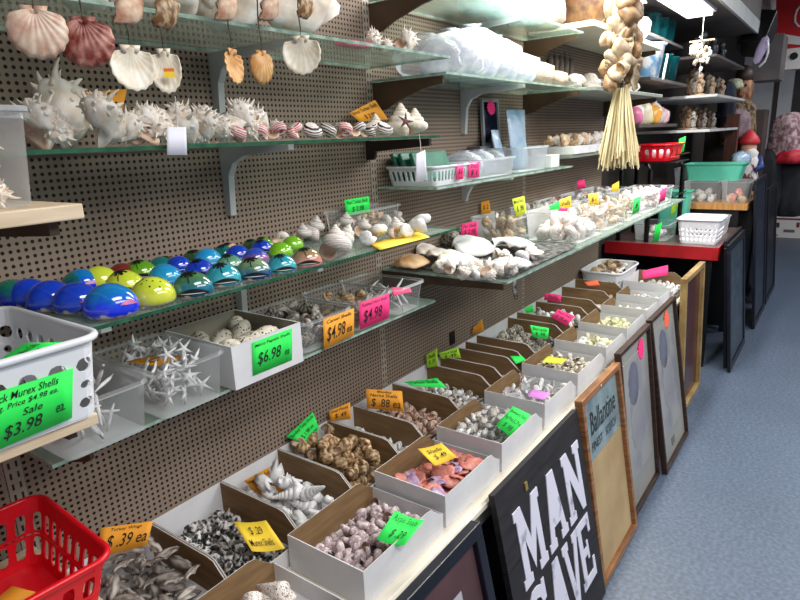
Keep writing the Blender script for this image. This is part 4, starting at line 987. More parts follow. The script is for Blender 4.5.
def bag(name, x, y, z, sx, sy, sz, m, label, cat='bag', seed=1, rz=0, grp=None, rx=0):
    R = random.Random(seed); b = MB()
    p1, p2, p3 = R.uniform(0, 6), R.uniform(0, 6), R.uniform(0, 6)
    prof = [(.02, -.5), (.36, -.47), (.47, -.3), (.5, 0), (.44, .25), (.26, .4), (.1, .46), (.16, .5)]
    b.lathe(prof, 22, ripple=lambda a, zz: .1 * math.sin(3 * a + p1 + 5 * zz) + .06 * math.sin(7 * a + p2 - 8 * zz) + .03 * math.sin(13 * a + p3))
    o = b.build(name, m, None, smooth=True, loc=(x, y, z + sz * .5), rot=(rx, 0, rz)); o.scale = (sx, sy, sz)
    return tag(o, label, cat, grp)
for k in range(5):
    bag('plastic_bag', 1.97 + k * .055, -.125 + .015 * (k % 2), Z3 + .006, .075, .15, .095, BAG if k % 2 else BAGCLEAR,
        ['clear bag at the left end of the frosted tub', 'white bag behind the two pink cards', 'clear bag in the middle of the frosted tub', 'white bag right of the tub middle', 'clear bag at the right end of the frosted tub'][k], seed=k, grp='bags in the frosted tub')
sign([(457, 164), (464, 163), (463, 179), (456, 180)], WP(460, 170, -.232), (0, -1, 0), 'pink', [('$3', .2, .3, .8, .7)], 'narrow pink card on the frosted tub, left of the wider one')
sign([(469, 162), (480, 161), (479, 177), (468, 178)], WP(474, 170, -.232), (0, -1, 0), 'pink', [('Shells', .1, .1, .9, .4), ('$ 1', .2, .5, .8, .9)], 'wider pink card on the frosted tub of bags')
tub('plastic_tub', 'clear tub with blue bags at the end of the middle shelf', 'tub', 2.42, -.125, Z3, .28, .2, .1, FROST, .92, .02)
b = MB(); v = []
for i in range(9):
    for j in range(9):
        u, q = i / 8, j / 8; e = min(1, 6 * min(u, 1 - u)) * min(1, 5 * min(q, 1 - q))
        v.append((0.13 * (u - .5), -0.012 * (.15 + e) - .004 * math.sin(9 * u + 5 * q), 0.17 * q))
for i in range(9):
    for j in range(9):
        u, q = i / 8, j / 8; e = min(1, 6 * min(u, 1 - u)) * min(1, 5 * min(q, 1 - q))
        v.append((0.13 * (u - .5), 0.012 * (.15 + e), 0.17 * q))
f_ = [(i * 9 + j, i * 9 + j + 1, i * 9 + j + 10, i * 9 + j + 9) for i in range(8) for j in range(8)]
rim_ = [(i, 0) for i in range(9)] + [(8, j) for j in range(1, 9)] + [(i, 8) for i in range(7, -1, -1)] + [(0, j) for j in range(7, 0, -1)]
f_ += [tuple(81 + q for q in r_) for r_ in f_] + [(rim_[k][0] * 9 + rim_[k][1], rim_[(k + 1) % 32][0] * 9 + rim_[(k + 1) % 32][1], 81 + rim_[(k + 1) % 32][0] * 9 + rim_[(k + 1) % 32][1], 81 + rim_[k][0] * 9 + rim_[k][1]) for k in range(32)]
b.add(v, f_); tag(b.build('plastic_bag', BAGB, None, smooth=True, loc=(2.36, -0.1, Z3 + .006), rot=(-0.2, 0, 0.3)), 'pale blue flat bag standing behind the frosted tubs, left one', 'bag')
b = MB(); v = []
for i in range(9):
    for j in range(9):
        u, q = i / 8, j / 8; e = min(1, 6 * min(u, 1 - u)) * min(1, 5 * min(q, 1 - q))
        v.append((0.14 * (u - .5), -0.012 * (.15 + e) - .004 * math.sin(9 * u + 5 * q), 0.25 * q))
for i in range(9):
    for j in range(9):
        u, q = i / 8, j / 8; e = min(1, 6 * min(u, 1 - u)) * min(1, 5 * min(q, 1 - q))
        v.append((0.14 * (u - .5), 0.012 * (.15 + e), 0.25 * q))
f_ = [(i * 9 + j, i * 9 + j + 1, i * 9 + j + 10, i * 9 + j + 9) for i in range(8) for j in range(8)]
rim_ = [(i, 0) for i in range(9)] + [(8, j) for j in range(1, 9)] + [(i, 8) for i in range(7, -1, -1)] + [(0, j) for j in range(7, 0, -1)]
f_ += [tuple(81 + q for q in r_) for r_ in f_] + [(rim_[k][0] * 9 + rim_[k][1], rim_[(k + 1) % 32][0] * 9 + rim_[(k + 1) % 32][1], 81 + rim_[(k + 1) % 32][0] * 9 + rim_[(k + 1) % 32][1], 81 + rim_[k][0] * 9 + rim_[k][1]) for k in range(32)]
b.add(v, f_); tag(b.build('plastic_bag', BAGB, None, smooth=True, loc=(2.5, -0.12, Z3 + .006), rot=(-0.12, 0, -0.1)), 'tall pale blue flat bag standing at the shelf end', 'bag')
b = MB(); b.box(0, .1, -.1, 0, 0, .055)
tag(b.build('card_box', CREAMW, None, loc=(2.62, -.11, Z3), bevel=.002), 'small white box at the right end of the middle shelf', 'box')
root = empty('picture_frame', (2.33, -.02, Z3 + .11), (-.06, 0, -.1)); tag(root, 'small black framed picture with a pink sticker, upright on the shelf', 'picture')
b = MB()
for a in ((0, .13, 0, .012), (0, .13, .178, .19), (0, .012, .012, .178), (.118, .13, .012, .178)): b.box(a[0], a[1], -.012, 0, a[2], a[3])
b.build('frame', M('silver_edge', (150, 152, 156), rough=.3), root)
b = MB(); b.box(.012, .118, -.006, -.001, .012, .178); b.build('picture', M('dark_picture', (14, 18, 34), (60, 66, 90), 18, .2, lo=.5, hi=.75), root)
def burst(r, m, parent, loc, rot, name='sticker', n=14, t=.002):
    b = MB(); pts = [((r if k % 2 == 0 else r * .8) * math.cos(PI * k / n), (r if k % 2 == 0 else r * .8) * math.sin(PI * k / n)) for k in range(2 * n)]
    b.prism(pts, 0, t, axis=1); return b.build(name, m, parent, loc=loc, rot=rot)
burst(.032, NEON['pink'], root, (.062, -.016, .155), (0, 0, 0))
b = MB(); b.box(0, .12, -.06, 0, 0, .11)
tag(b.build('display_box', M('grey_box', (70, 72, 78), (150, 150, 156), 14, .5), None, loc=(2.2, -.02, Z3), rot=(0, 0, .05)), 'grey printed box standing left of the small framed picture', 'box')
tag(inst('card_stand', bpy.data.meshes.new('x'), None), 'x', 'x') if False else None

# second shelf: bags
ZS = 1.8405
for k, (x, sx, sz, m, lab) in enumerate([(1.72, .2, .13, BAGCLEAR, 'clear crinkled bag at the left end, behind the white knobbed shell'), (1.87, .2, .16, BAG, 'glaring white bag, leftmost of the big white ones'), (2.02, .22, .19, BAG, 'tallest glaring white bag under the lamp'),
                                     (2.18, .22, .17, BAG, 'glaring white bag in the middle of the row'), (2.34, .2, .13, BAG, 'lower glaring white bag next to the green label')]):
    bag('shell_bag', x, -.15, ZS, sx, .22, sz, m, lab, seed=31 + k, grp='bags of shells on the second shelf')
b = MB(); b.box(-.03, .03, -.001, .001, -.02, .02)
tag(b.build('bag_label', NEON['green'], None, loc=tuple(WP(523, 62, -.22)), rot=(-.5, 0, 0)), 'bright green label between the white bags and the netted shells', 'label')
NETM = M('net_shells', (84, 62, 52), (204, 186, 166), 26, .6, kind='voronoi', lo=.1, hi=.3, bump=.8)
bag('netted_shells', 2.53, -.15, ZS, .2, .2, .11, NETM, 'brown-and-white netted bundle of shells past the green label', seed=40)
bag('netted_shells', 2.68, -.16, ZS, .14, .2, .08, NETM, 'smaller netted bundle of shells at the shelf end', seed=41)
# highest shelf
ZH = 2.0765
for k, (x, sz, lab) in enumerate([(2.1, .14, 'white shell bundle at the left of the highest shelf'), (2.28, .16, 'bright white shell bundle under the lamp'), (2.46, .17, 'bright white shell bundle beside the pine-textured one')]):
    bag('shell_bundle', x, -.15, ZH, .18, .18, sz, BAG, lab, seed=50 + k, grp='white bundles on the highest shelf')
bag('netted_shells', 2.62, -.16, ZH, .16, .18, .16, NETM, 'pointed speckled shell bundle at the end of the highest shelf', seed=54)
# third bay
bx = MB(); bx.box(0, .3, -.24, -.02, 0, .035)
tag(bx.build('white_tray', CREAMW, None, loc=(C_ + .03, 0, 1.5505)), 'low white tray of beige pieces, left on the narrow grey shelf', 'tray')
bx = MB(); bx.box(0, .5, -.2, -.02, 0, .035)
tag(bx.build('white_tray', CREAMW, None, loc=(C_ + .4, 0, 1.5505)), 'long white tray of beige pieces beside the tassel', 'tray')
pile(['coral', 'snail_tan'], 'coral_piece', 'coral', 'beige piece in the white trays left of the tassel', 'beige pieces in the white trays', C_ + .05, D_ - .35, -.19, -.05, 1.587, .07, 1, .9, 90)
for k, (x, s) in enumerate([(C_ + .1, .1), (C_ + .3, .12), (C_ + .55, .1), (C_ + .95, .14)]):
    tag(inst('coral_cluster', SH['coral'], None, (x, -.2, 1.8455 + s * .32), (0, 0, k), s), ['white coral lump at the near end of the grey-green shelf', 'bigger white coral lump on the grey-green shelf', 'white coral lump hidden partly by the garland', 'pale coral mound right of the garland at the shelf end'][k], 'coral')
WICK = M('wicker_dark', (58, 38, 22), (110, 78, 44), 24, .7, bump=.6)
b = MB(); b.lathe([(.07, 0), (.11, .04), (.125, .12), (.11, .2), (.1, .22), (.09, .2), (.1, .12), (.06, .01)], 24)
tag(b.build('wicker_basket', WICK, None, smooth=True, loc=(C_ + .25, -.17, 2.1205)), 'brown wicker basket on the cream shelf, left of the garland', 'basket')
b = MB(); b.box(0, .28, -.2, 0, 0, .16)
tag(b.build('wooden_chest', M('chest_brown', (70, 50, 30), (96, 70, 44), 8, .5), None, loc=(C_ + .42, -.05, 2.1205), bevel=.004), 'brown wooden chest on the cream shelf behind the garland', 'chest')
for k in range(5):
    p = (C_ + .22 + k * .07, -.03, 1.98)
    b = MB(); b.lathe([(.004, -.05), (.016, -.035), (.018, .02), (.012, .045), (.003, .05)], 10); b.tube([(0, 0, .05), (0, .01, .075)], .002, 5)
    tag(b.build('dark_pod', M('pod_brown', (60, 52, 48), (130, 118, 110), 8, .6), None, smooth=True, loc=p), 'dark pod hanging in the row on the pegboard under the cream shelf', 'pod', 'dark pods hooked on the pegboard')

# ------------------------------------------------------------------ long deep shelf
ZB = 1.2205
b = MB(); R = random.Random(5); NX, NY = 22, 14
v = [(k / NX * .62, -.475 + j / NY * .46, .002 + .006 * abs(math.sin(k * 1.7 + j * .9)) * R.random()) for k in range(NX + 1) for j in range(NY + 1)]
b.add(v, [(k * (NY + 1) + j, k * (NY + 1) + j + 1, (k + 1) * (NY + 1) + j + 1, (k + 1) * (NY + 1) + j) for k in range(NX) for j in range(NY)])
b2 = b.build('bubble_wrap', M('dark_mat', (40, 40, 42), (120, 118, 116), 60, .3, lo=.45, hi=.6), None, loc=(B_ + .04, 0, ZB + .001), solid=.001)
tag(b2, 'dark crinkled liner sheet under the flat shells', 'liner')
broad = [('oyster_orange', 414, 262, .2, (-PI / 2 + .1, .05, .3), 'orange-tan ribbed oyster valve at the near left corner'),
 ('oyster', 425, 250, .19, (-PI / 2 + .12, 0, .5), 'white valve leaning behind the orange-tan one'), ('oyster', 440, 253, .18, (-PI / 2 + .1, .1, .4), 'pinkish-edged valve in the overlapping row'),
 ('oyster', 452, 257, .18, (-PI / 2 + .15, 0, .3), 'brown-edged valve in the middle of the overlapping row'), ('whitefan', 463, 259, .15, (-PI / 2 + .1, 0, .2), 'white valve at the right of the overlapping row'),
 ('whitefan', 474, 247, .24, (-PI / 2 + .1, -.1, .5), 'largest white domed valve below the pink card'), ('whitefan', 513, 244, .22, (-PI / 2 + .1, .1, .9), 'big white domed valve right of the largest one'),
 ('whitefan', 500, 262, .1, (-PI / 2, .1, .9), 'white flat valve near the shelf front'), ('whitefan', 530, 262, .14, (-PI / 2, 0, 1.3), 'broad flat white valve at the shelf front edge'), ('oyster', 545, 252, .12, (-PI / 2, .1, .3), 'pale valve before the big clear tub'),
 ('snail_white', 522, 255, .06, (0, 1, 0), 'small white round shell beside the flat valves'), ('snail_white', 535, 250, .05, (1, 1, 0), 'small white shell behind the broad flat valve')]
for k, x, y, s, r, lab in broad:
    p = ZP(x, y, ZB + .03)
    tag(inst('oyster_valve', SH[k], None, (p.x, min(-.06, max(p.y, -.43)), ZB + .012 + s * .13), r, s), lab, 'shell', 'large shell valves on the deep shelf')
for k in range(16):
    x, y = [(440, 268), (450, 270), (462, 268), (471, 271), (480, 269), (489, 266), (497, 271), (487, 275), (476, 277), (463, 275), (505, 256), (512, 265), (520, 270), (497, 255), (448, 263), (530, 256)][k]
    p = ZP(x, y, ZB + .02)
    tag(inst('coral_piece', SH[['coral', 'murex', 'chip'][k % 3]], None, (p.x, max(-.46, p.y), ZB + .026), (k, k * .7, k * 2), .058), 'small white coral or shell bit on the dark liner sheet', 'coral', 'white bits scattered on the dark liner')
tag(inst('dark_shell', SH['barnacle'], None, (*ZP(452, 241, ZB + .03).xy, ZB + .04), (0, 0, 0), .1), 'dark brown rough lump left of the pink card on the deep shelf', 'shell')
b = MB(); pts = [(0, 0, 0), (.004, .003, -.03), (-.003, 0, -.055), (.003, -.004, -.09)]
for k in range(3): b.tube([(p[0] + k * .008 - .01, p[1], p[2]) for p in pts], [.004, .006, .004, .002], 6)
tag(b.build('bead_strand', M('bead_dark', (50, 48, 48), (170, 166, 160), 50, .4, lo=.4, hi=.6), None, smooth=True, loc=tuple(ZP(513, 272, ZB - .002) + Vector((0, -.008, 0)))), 'dark beaded fringe hanging over the deep shelf edge', 'fringe')
sign([(462, 224), (478, 221), (478, 236), (461, 238)], ZP(470, 238, ZB + .04), (-.5, -.8, .1), 'pink', [('Fan Shells', .1, .1, .9, .35), ('$ 2.98', .15, .45, .85, .85)], 'pink card standing at the corner of the upper glass shelf')
tl = [(2.36, -.11, .26, .2, .1, 'clear round-cornered tub of tan shells under the orange card', 'snail_tan', 'tan round shell in the tub with the orange card on the deep shelf'),
      (2.36, -.375, .0, .0, .0, '', '', ''),
      (2.47, -.345, .32, .24, .12, 'big clear tub of glowing white shells at the front of the deep shelf', 'turban', 'large white shell in the big front tub of the deep shelf'),
      (2.70, -.12, .24, .2, .1, 'clear tub of shells behind the big front tub', 'snail_white', 'white shell in the tub behind the big front tub'),
      (2.81, -.35, .28, .22, .1, 'clear tub of shells, second along the deep shelf front', 'snail_tan', 'tan-white shell in the second front tub of the deep shelf'),
      (3.0, -.12, .26, .2, .1, 'clear tub under the short pink card at the pegboard', 'snail_white', 'white shell in the pegboard-side tub under the pink card'),
      (3.13, -.35, .28, .22, .1, 'clear tub of pinkish shells, third along the deep shelf front', 'snail_tan', 'pinkish shell in the third front tub'),
      (3.33, -.12, .26, .2, .1, 'clear tub of shells, last but one against the pegboard', 'snail_white', 'white shell in the last but one pegboard-side tub'),
      (3.45, -.35, .28, .22, .1, 'clear tub of white shells with a bright green card on its front', 'snail_white', 'white shell in the tub with the hanging green card'),
      (3.77, -.35, .28, .22, .1, 'clear tub of white shells with a narrow pink card at its corner', 'snail_white', 'white shell in the tub with the narrow pink card'),
      (3.66, -.12, .26, .2, .1, 'clear tub of shells under the raffia tassel', 'snail_white', 'white shell in the tub under the raffia tassel')]
for k, (x, y, L_, W_, h_, lab, key, sl) in enumerate(tl):
    if not L_: continue
    tub('plastic_tub', lab, 'tub', x, y, ZB, L_, W_, h_, CLEAR, .92, .025, grp='clear tubs on the deep shelf')
    s = .08 if key == 'turban' else .055
    pile([key] + (['oyster'] if key == 'snail_tan' else ['coral']), 'tub_shell', 'shell', sl, 'shells: ' + lab, x - L_ * .42, x + L_ * .42, y - W_ * .4, y + W_ * .4, ZB + .004, s, 3 if s < .07 else 2, .88 if s < .07 else .62, 100 + k)
def bcard(px, z, color, lines, label, n=(-.7, -.7, .1)):
    c = ((px[2][0] + px[3][0]) / 2, (px[2][1] + px[3][1]) / 2); return sign(px, ZP(c[0], c[1], z), n, color, lines, label)
bcard([(481, 202), (489, 200), (491, 213), (481, 214)], 1.31, 'orange', [('$ 2', .2, .3, .8, .7)], 'orange card standing in the round-cornered tub of tan shells')
bcard([(512, 199), (524, 196), (527, 213), (516, 217)], 1.325, 'lemon', [('Mixed Shells', .1, .1, .9, .3), ('$ .98', .2, .45, .8, .8)], 'tall lemon card standing before the big tub of white shells')
bcard([(549, 206), (560, 201), (559, 209), (550, 210)], 1.335, 'green', [], 'green card between the lemon card and the orange-yellow one')
bcard([(559, 200), (571, 196), (571, 208), (561, 209)], 1.335, 'yellow', [('Shells', .1, .2, .9, .7)], 'orange-yellow card touching the green one above the big tub')
bcard([(560, 208), (568, 208), (567, 211), (560, 211)], 1.33, 'pink', [], 'small pink strip under the orange-yellow card')
bcard([(588, 194), (598, 193), (599, 205), (590, 206)], 1.33, 'yellow', [('$1', .2, .3, .8, .7)], 'yellow card in the third front tub of the deep shelf')
bcard([(577, 181), (584, 179), (586, 188), (577, 189)], 1.335, 'pink', [], 'pink card standing high at the pegboard side')
bcard([(612, 185), (619, 181), (619, 191), (611, 192)], 1.33, 'yellow', [], 'small yellow card below the raffia tassel')
bcard([(634, 199), (641, 196), (639, 211), (632, 215)], 1.26, 'green', [('$', .3, .3, .7, .7)], 'bright green card hanging on a front tub of the deep shelf', (0, -1, 0))
bcard([(661, 190), (667, 187), (665, 200), (659, 203)], 1.26, 'pink', [], 'narrow pink card on the last front tub of the deep shelf', (0, -1, 0))

# ------------------------------------------------------------------ leaning frames and signs
def leaning(name, x0, x1, yt, zt, yb, label, cat, t=.022, g=None):
    a = math.atan2(yt - yb, zt); root = empty(name, (x0, yb, .002), (-a, 0, 0)); tag(root, label, cat, g)
    return root, x1 - x0, math.hypot(zt, yt - yb)
def frame_bars(root, w_, L_, bw, t, m, name='frame', bev=.003):
    b = MB(); b.box(0, w_, -t, 0, 0, bw); b.box(0, w_, -t, 0, L_ - bw, L_); b.box(0, bw, -t, 0, bw, L_ - bw); b.box(w_ - bw, w_, -t, 0, bw, L_ - bw)
    return b.build(name, m, root, bevel=bev)
def panel(root, name, x0, x1, z0, z1, y0, y1, m):
    b = MB(); b.box(x0, x1, y0, y1, z0, z1); return b.build(name, m, root)
def block(root, name, x0, x1, y0, y1, z0, z1, m): return panel(root, name, x0, x1, z0, z1, y0, y1, m)
FB = M('frame_navy_black', (14, 16, 26), (22, 24, 36), 5, .35)
r, w_, L_ = leaning('framed_picture', .58, 1.18, -.602, .692, -.74, 'black framed picture with a plum mat, leaning at the counter front', 'picture')
frame_bars(r, w_, L_, .035, .03, FB)
panel(r, 'mat_board', .035, w_ - .035, .035, L_ - .035, -.014, -.004, M('plum_mat', (70, 46, 52), (88, 60, 64), 6, .8))
panel(r, 'inner_mat', .12, w_ - .12, .12, L_ - .12, -.016, -.0145, M('grey_mat', (176, 176, 184), rough=.8))
panel(r, 'print', .14, w_ - .14, .14, L_ - .14, -.018, -.0165, M('beige_print', (120, 84, 74), (188, 170, 160), 8, .6))
# MAN CAVE
r, w_, L_ = leaning('wooden_sign', 1.285, 1.912, -.596, .705, -.73, 'black plank sign lettered MAN CAVE in white', 'sign')
PLK = M('black_planks', (28, 26, 28), (44, 40, 42), 6, .6, stretch=(1, 1, 8))
for k in range(3):
    panel(r, 'plank', 0, w_, L_ * k / 3 + .0015, L_ * (k + 1) / 3 - .0015, -.018, 0, PLK)
LET = M('letter_white', (150, 152, 168), (216, 216, 232), 14, .7, lo=.3, hi=.4, detail=6)
GL = {
 'M': [[(0, 0), (.34, 0), (.34, .12), (.27, .12), (.27, .58), (.5, .1), (.73, .58), (.73, .12), (.66, .12), (.66, 0), (1, 0), (1, .12), (.93, .12), (.93, .88), (1, .88), (1, 1), (.72, 1), (.5, .5), (.28, 1), (0, 1), (0, .88), (.07, .88), (.07, .12), (0, .12)]],
 'A': [[(0, 0), (.36, 0), (.36, .12), (.29, .12), (.33, .27), (.67, .27), (.71, .12), (.64, .12), (.64, 0), (1, 0), (1, .12), (.93, .12), (.66, 1), (.34, 1), (.07, .12), (0, .12)]],
 'N': [[(0, 0), (.36, 0), (.36, .12), (.28, .12), (.28, .62), (.74, 0), (.93, 0), (.93, .88), (1, .88), (1, 1), (.64, 1), (.64, .88), (.73, .88), (.73, .4), (.3, 1), (0, 1), (0, .88), (.07, .88), (.07, .12), (0, .12)]],
 'C': [[(.95, .72), (.95, 1), (.82, 1), (.8, .95), (.6, 1), (.35, 1), (.1, .86), (0, .6), (0, .4), (.1, .14), (.35, 0), (.65, 0), (.9, .12), (1, .34), (.78, .36), (.7, .2), (.5, .14), (.32, .24), (.24, .42), (.24, .6), (.32, .78), (.5, .86), (.68, .82), (.78, .7)]],
 'V': [[(0, 1), (0, .88), (.07, .88), (.38, 0), (.62, 0), (.93, .88), (1, .88), (1, 1), (.64, 1), (.64, .88), (.71, .88), (.5, .28), (.29, .88), (.36, .88), (.36, 1)]],
 'E': [[(0, 0), (.95, 0), (.95, .3), (.82, .3), (.78, .13), (.32, .13), (.32, .44), (.55, .44), (.55, .36), (.66, .36), (.66, .64), (.55, .64), (.55, .56), (.32, .56), (.32, .87), (.76, .87), (.8, .72), (.93, .72), (.93, 1), (0, 1), (0, .88), (.08, .88), (.08, .12), (0, .12)]],
}
def glyph(ch, x0, x1, v0, v1):
    pts = [(x0 + (x1 - x0) * p[0], (L_ - v1) + (v1 - v0) * p[1]) for p in GL[ch][0]]
    b = MB(); b.prism(pts, -.0215, -.0185, axis=1); b.build('letter', LET, r)
for ch, u0, u1, v0, v1 in [(c, *[q * .958 for q in v]) for c, v in (('M', (.075, .25, .10, .352)), ('A', (.272, .425, .10, .352)), ('N', (.447, .61, .10, .352)), ('C', (.06, .2, .378, .625)), ('A', (.215, .355, .378, .625)), ('V', (.345, .48, .378, .625)), ('E', (.472, .605, .378, .625)))]:
    glyph(ch, u0, u1, v0, v1)
panel(r, 'brass_hook', .17, .185, L_ - .075, L_ - .05, -.0225, -.0185, M('brass', (190, 160, 90), rough=.3, metal=.6))
# wood framed mirror and board
WOODF = M('oak_frame', (120, 78, 46), (166, 116, 74), 7, .45, stretch=(1, 1, 8))
r, w_, L_ = leaning('framed_mirror_board', 1.925, 2.37, -.598, .73, -.71, 'wood framed board with a scripted mirror panel above plain tan board', 'framed board')
frame_bars(r, w_, L_, .024, .03, WOODF)
panel(r, 'tan_board', .024, w_ - .024, .024, L_ - .27, -.012, -.002, M('tan_board', (166, 140, 100), (190, 164, 122), 4, .7))
mir = panel(r, 'mirror_panel', .024, w_ - .024, L_ - .265, L_ - .024, -.012, -.002, M('mirror_grey', (96, 116, 122), (150, 168, 172), 6, .15, spec=.8))
lettering([(.05, -.0125, L_ - .06), (w_ - .05, -.0125, L_ - .06), (w_ - .05, -.0125, L_ - .25), (.05, -.0125, L_ - .25)], [('Ballantine', .12, .14, .96, .6), ('FINEST', .1, .74, .45, .92), ('SCOTCH', .55, .74, .92, .92)], mir, M('dark_ink', (36, 42, 44)), .0008)
burst(.004, WHITE, r, (.2, -.032, L_ - .012), (0, 0, 0), 'pin', 6)
def oval(nm, cx, cz, rx, rz, m):
    b = MB(); b.prism([(cx + rx * math.cos(PI * k / 12) * (1 + .08 * math.sin(3 * k)), cz + rz * math.sin(PI * k / 12)) for k in range(24)], -.0133, -.0127, axis=1); return b.build(nm, m, r)
def print_frame(x0, x1, yt, zt, yb, label, fm, bw, matc, picm, sticker=None, sloc=None):
    global r, w_, L_
    r, w_, L_ = leaning('framed_print', x0, x1, yt, zt, yb, label, 'picture')
    frame_bars(r, w_, L_, bw, .028, fm)
    panel(r, 'mat_board', bw, w_ - bw, bw, L_ - bw, -.01, -.002, matc)
    panel(r, 'print', bw + .05, w_ - bw - .05, bw + .13, L_ - bw - .06, -.0125, -.0105, picm)
    oval('printed_hair', w_ * .42, L_ * .74, .075, .1, M('hair_print', (92, 92, 112), (116, 116, 132), 6, .3)); oval('printed_coat', w_ * .5, L_ * .5, .11, .14, M('coat_print', (132, 130, 138), (156, 154, 152), 5, .3))
    if sticker: burst(.05, NEON[sticker], r, (sloc[0], -.0145, L_ - sloc[1]), (0, 0, 0))
MATG = M('pale_mat', (138, 137, 130), (154, 153, 146), 4, .35)
def figure_print(name, c1, c2): return M(name, c1, c2, 3.0, .3, lo=.42, hi=.56, detail=3, stretch=(2, 1, 1.2))
print_frame(2.372, 2.845, -.598, .765, -.69, 'dark framed pale print of a blue-grey figure with a pink burst sticker', DARKWOOD, .018, MATG, figure_print('print_blue', (134, 133, 140), (156, 155, 152)), 'pink', (.34, .085))
print_frame(2.86, 3.36, -.598, .775, -.72, 'dark framed pale print of a grey figure with an orange burst sticker', DARKWOOD, .018, MATG, figure_print('print_grey', (126, 126, 132), (154, 153, 150)), 'red_orange', (.32, .08))
panel(r, 'caption_card', .2, .26, .06, .1, -.0125, -.0105, M('caption', (110, 106, 100)))
GOLD = M('gold_frame', (140, 112, 66), (186, 156, 104), 8, .4, metal=.2)
r, w_, L_ = leaning('framed_picture', 3.56, 4.1, -.602, .83, -.635, 'gold framed dark red picture at the counter end', 'picture')
frame_bars(r, w_, L_, .03, .035, GOLD); panel(r, 'dark_red_print', .03, w_ - .03, .03, L_ - .03, -.012, -.002, M('dark_red', (52, 20, 20), (84, 34, 30), 5, .25, stretch=(6, 1, .6)))
for k, (x0, x1, yt, zt, yb, lab, c) in enumerate([(4.43, 5.15, -.70, .885, -.78, 'black framed picture with a grey-blue image, beside the gold frame', (70, 86, 100)), (4.50, 5.2, -.672, .9, -.745, 'black frame tucked behind the grey-blue picture', (30, 34, 44)), (5.55, 6.3, -.70, 1.22, -.80, 'tall black frame with small light flecks, by the wooden board', (44, 52, 72)), (6.4, 7.2, -.72, 1.08, -.80, 'tall black frame furthest along the aisle', (20, 22, 30))]):
    r, w_, L_ = leaning('framed_picture', x0, x1, yt, zt, yb, lab, 'picture'); frame_bars(r, w_, L_, .05, .022, FB)
    panel(r, 'print', .05, w_ - .05, .05, L_ - .05, -.012, -.002, M('print_%d' % k, tuple(int(a * .7) for a in c), c, 14, .3, lo=.4, hi=.7))

# ------------------------------------------------------------------ shell garland with raffia tassel
gx, gy = 2.63, -.5
root = empty('shell_garland', (gx, gy, 1.515)); tag(root, 'thick hanging garland of cream and tan shells ending in a raffia tassel', 'garland')
b = MB(); b.tube([(0, 0, .27), (0, 0, .9)], .006, 6); b.build('rope', CORD, root)
b = MB(); R = random.Random(3)
for k in range(150):
    a = R.uniform(0, 2 * PI); q = R.uniform(.25, 1); l = R.uniform(.8, 1.12)
    b.tube([(.028 * q * math.cos(a), .028 * q * math.sin(a), .3), (.055 * q * math.cos(a) + .008 * math.sin(k), .055 * q * math.sin(a), .17), (.09 * q * math.cos(a) + R.uniform(-.01, .01), .09 * q * math.sin(a), .26 * (1 - l))], [.003, .0036, .0026], 4)
b.build('raffia_tassel', M('raffia', (206, 188, 140), (244, 232, 190), 30, .8, stretch=(1, 1, .1)), root)
GK = ['snail_tan', 'tan_whelk', 'oyster', 'snail_tan', 'turban', 'turritella', 'cone', 'murex']
for k in range(46):
    z = .29 + .58 * k / 46; a = k * 2.4; q = .055 + .02 * math.sin(z * 9)
    s = R.uniform(.09, .14)
    inst('garland_shell', SH[GK[k % 5] if k % 7 else 'turritella'], root, (q * math.cos(a), q * math.sin(a) * .8, z + .02), (R.uniform(0, 6), R.uniform(0, 6), R.uniform(0, 6)), s)
GM = {}
for c_ in [q for q in root.children if q.name.startswith('garland_shell')]:
    if c_.data not in GM:
        GM[c_.data] = c_.data.copy(); n_m = len(GM[c_.data].materials)
        for i_ in range(n_m): GM[c_.data].materials[i_] = [M('garland_tan', (122, 88, 56), (186, 152, 112), 4, .5, var=.5), M('garland_cream', (160, 136, 106), (206, 186, 156), 4, .5, var=.4)][(len(GM) + i_) % 2]
    c_.data = GM[c_.data]
# bright conch bunch behind it on the cream shelf end
for k, (x, y, s, key) in enumerate([(645, 12, .2, 'murex'), (655, 22, .18, 'whelk'), (638, 26, .16, 'snail_white'), (662, 33, .12, 'whelk')]):
    p = WP(x, y, -.22)
    tag(inst('conch_shell', SH[key], None, (3.62 + k * .09, -.23 + .04 * (k % 2), 2.1205 + s * .45 + (.1 if k == 0 else 0)), (.4 * k, .5, k), s), ['brightest white shell right of the garland top', 'large brown-banded shell glaring under the lamp', 'white round shell behind the garland on the cream shelf', 'small banded shell at the cream shelf end'][k], 'shell', 'bright shells on the cream shelf end')
# small chime
root = empty('shell_chime', tuple(WP(701, 53, -.42))); tag(root, 'small shell wind chime hanging below the lamp', 'wind chime'); root.scale = (.75, .75, .75)
STR = M('string', (206, 202, 196), rough=.8)
b = MB(); b.tube([(0, 0, .1), (0, 0, .62)], .003, 5); b.build('cord', STR, root)
b = MB(); b.tube([(-.1, 0, .12), (.1, 0, .085)], .008, 6); b.tube([(0, -.1, .1), (0, .1, .1)], .008, 6); b.build('driftwood_cross', M('driftwood', (150, 130, 110), (196, 176, 150), 10, .8), root)
R = random.Random(4)
for k in range(34):
    a = k * 2.4; q = .085 * math.sqrt(((k * 7) % 34) / 34); z = .07 - .2 * R.random() * (1.2 - q * 8)
    inst('chime_shell', SH[['snail_tan', 'whitefan', 'snail_white'][k % 3]], root, (q * math.cos(a), q * math.sin(a), z), (R.uniform(0, 6), R.uniform(0, 6), 0), .052)
b = MB(); b.tube([(0, 0, .1), (0, 0, -.2)], .002, 5); b.build('centre_string', STR, root)

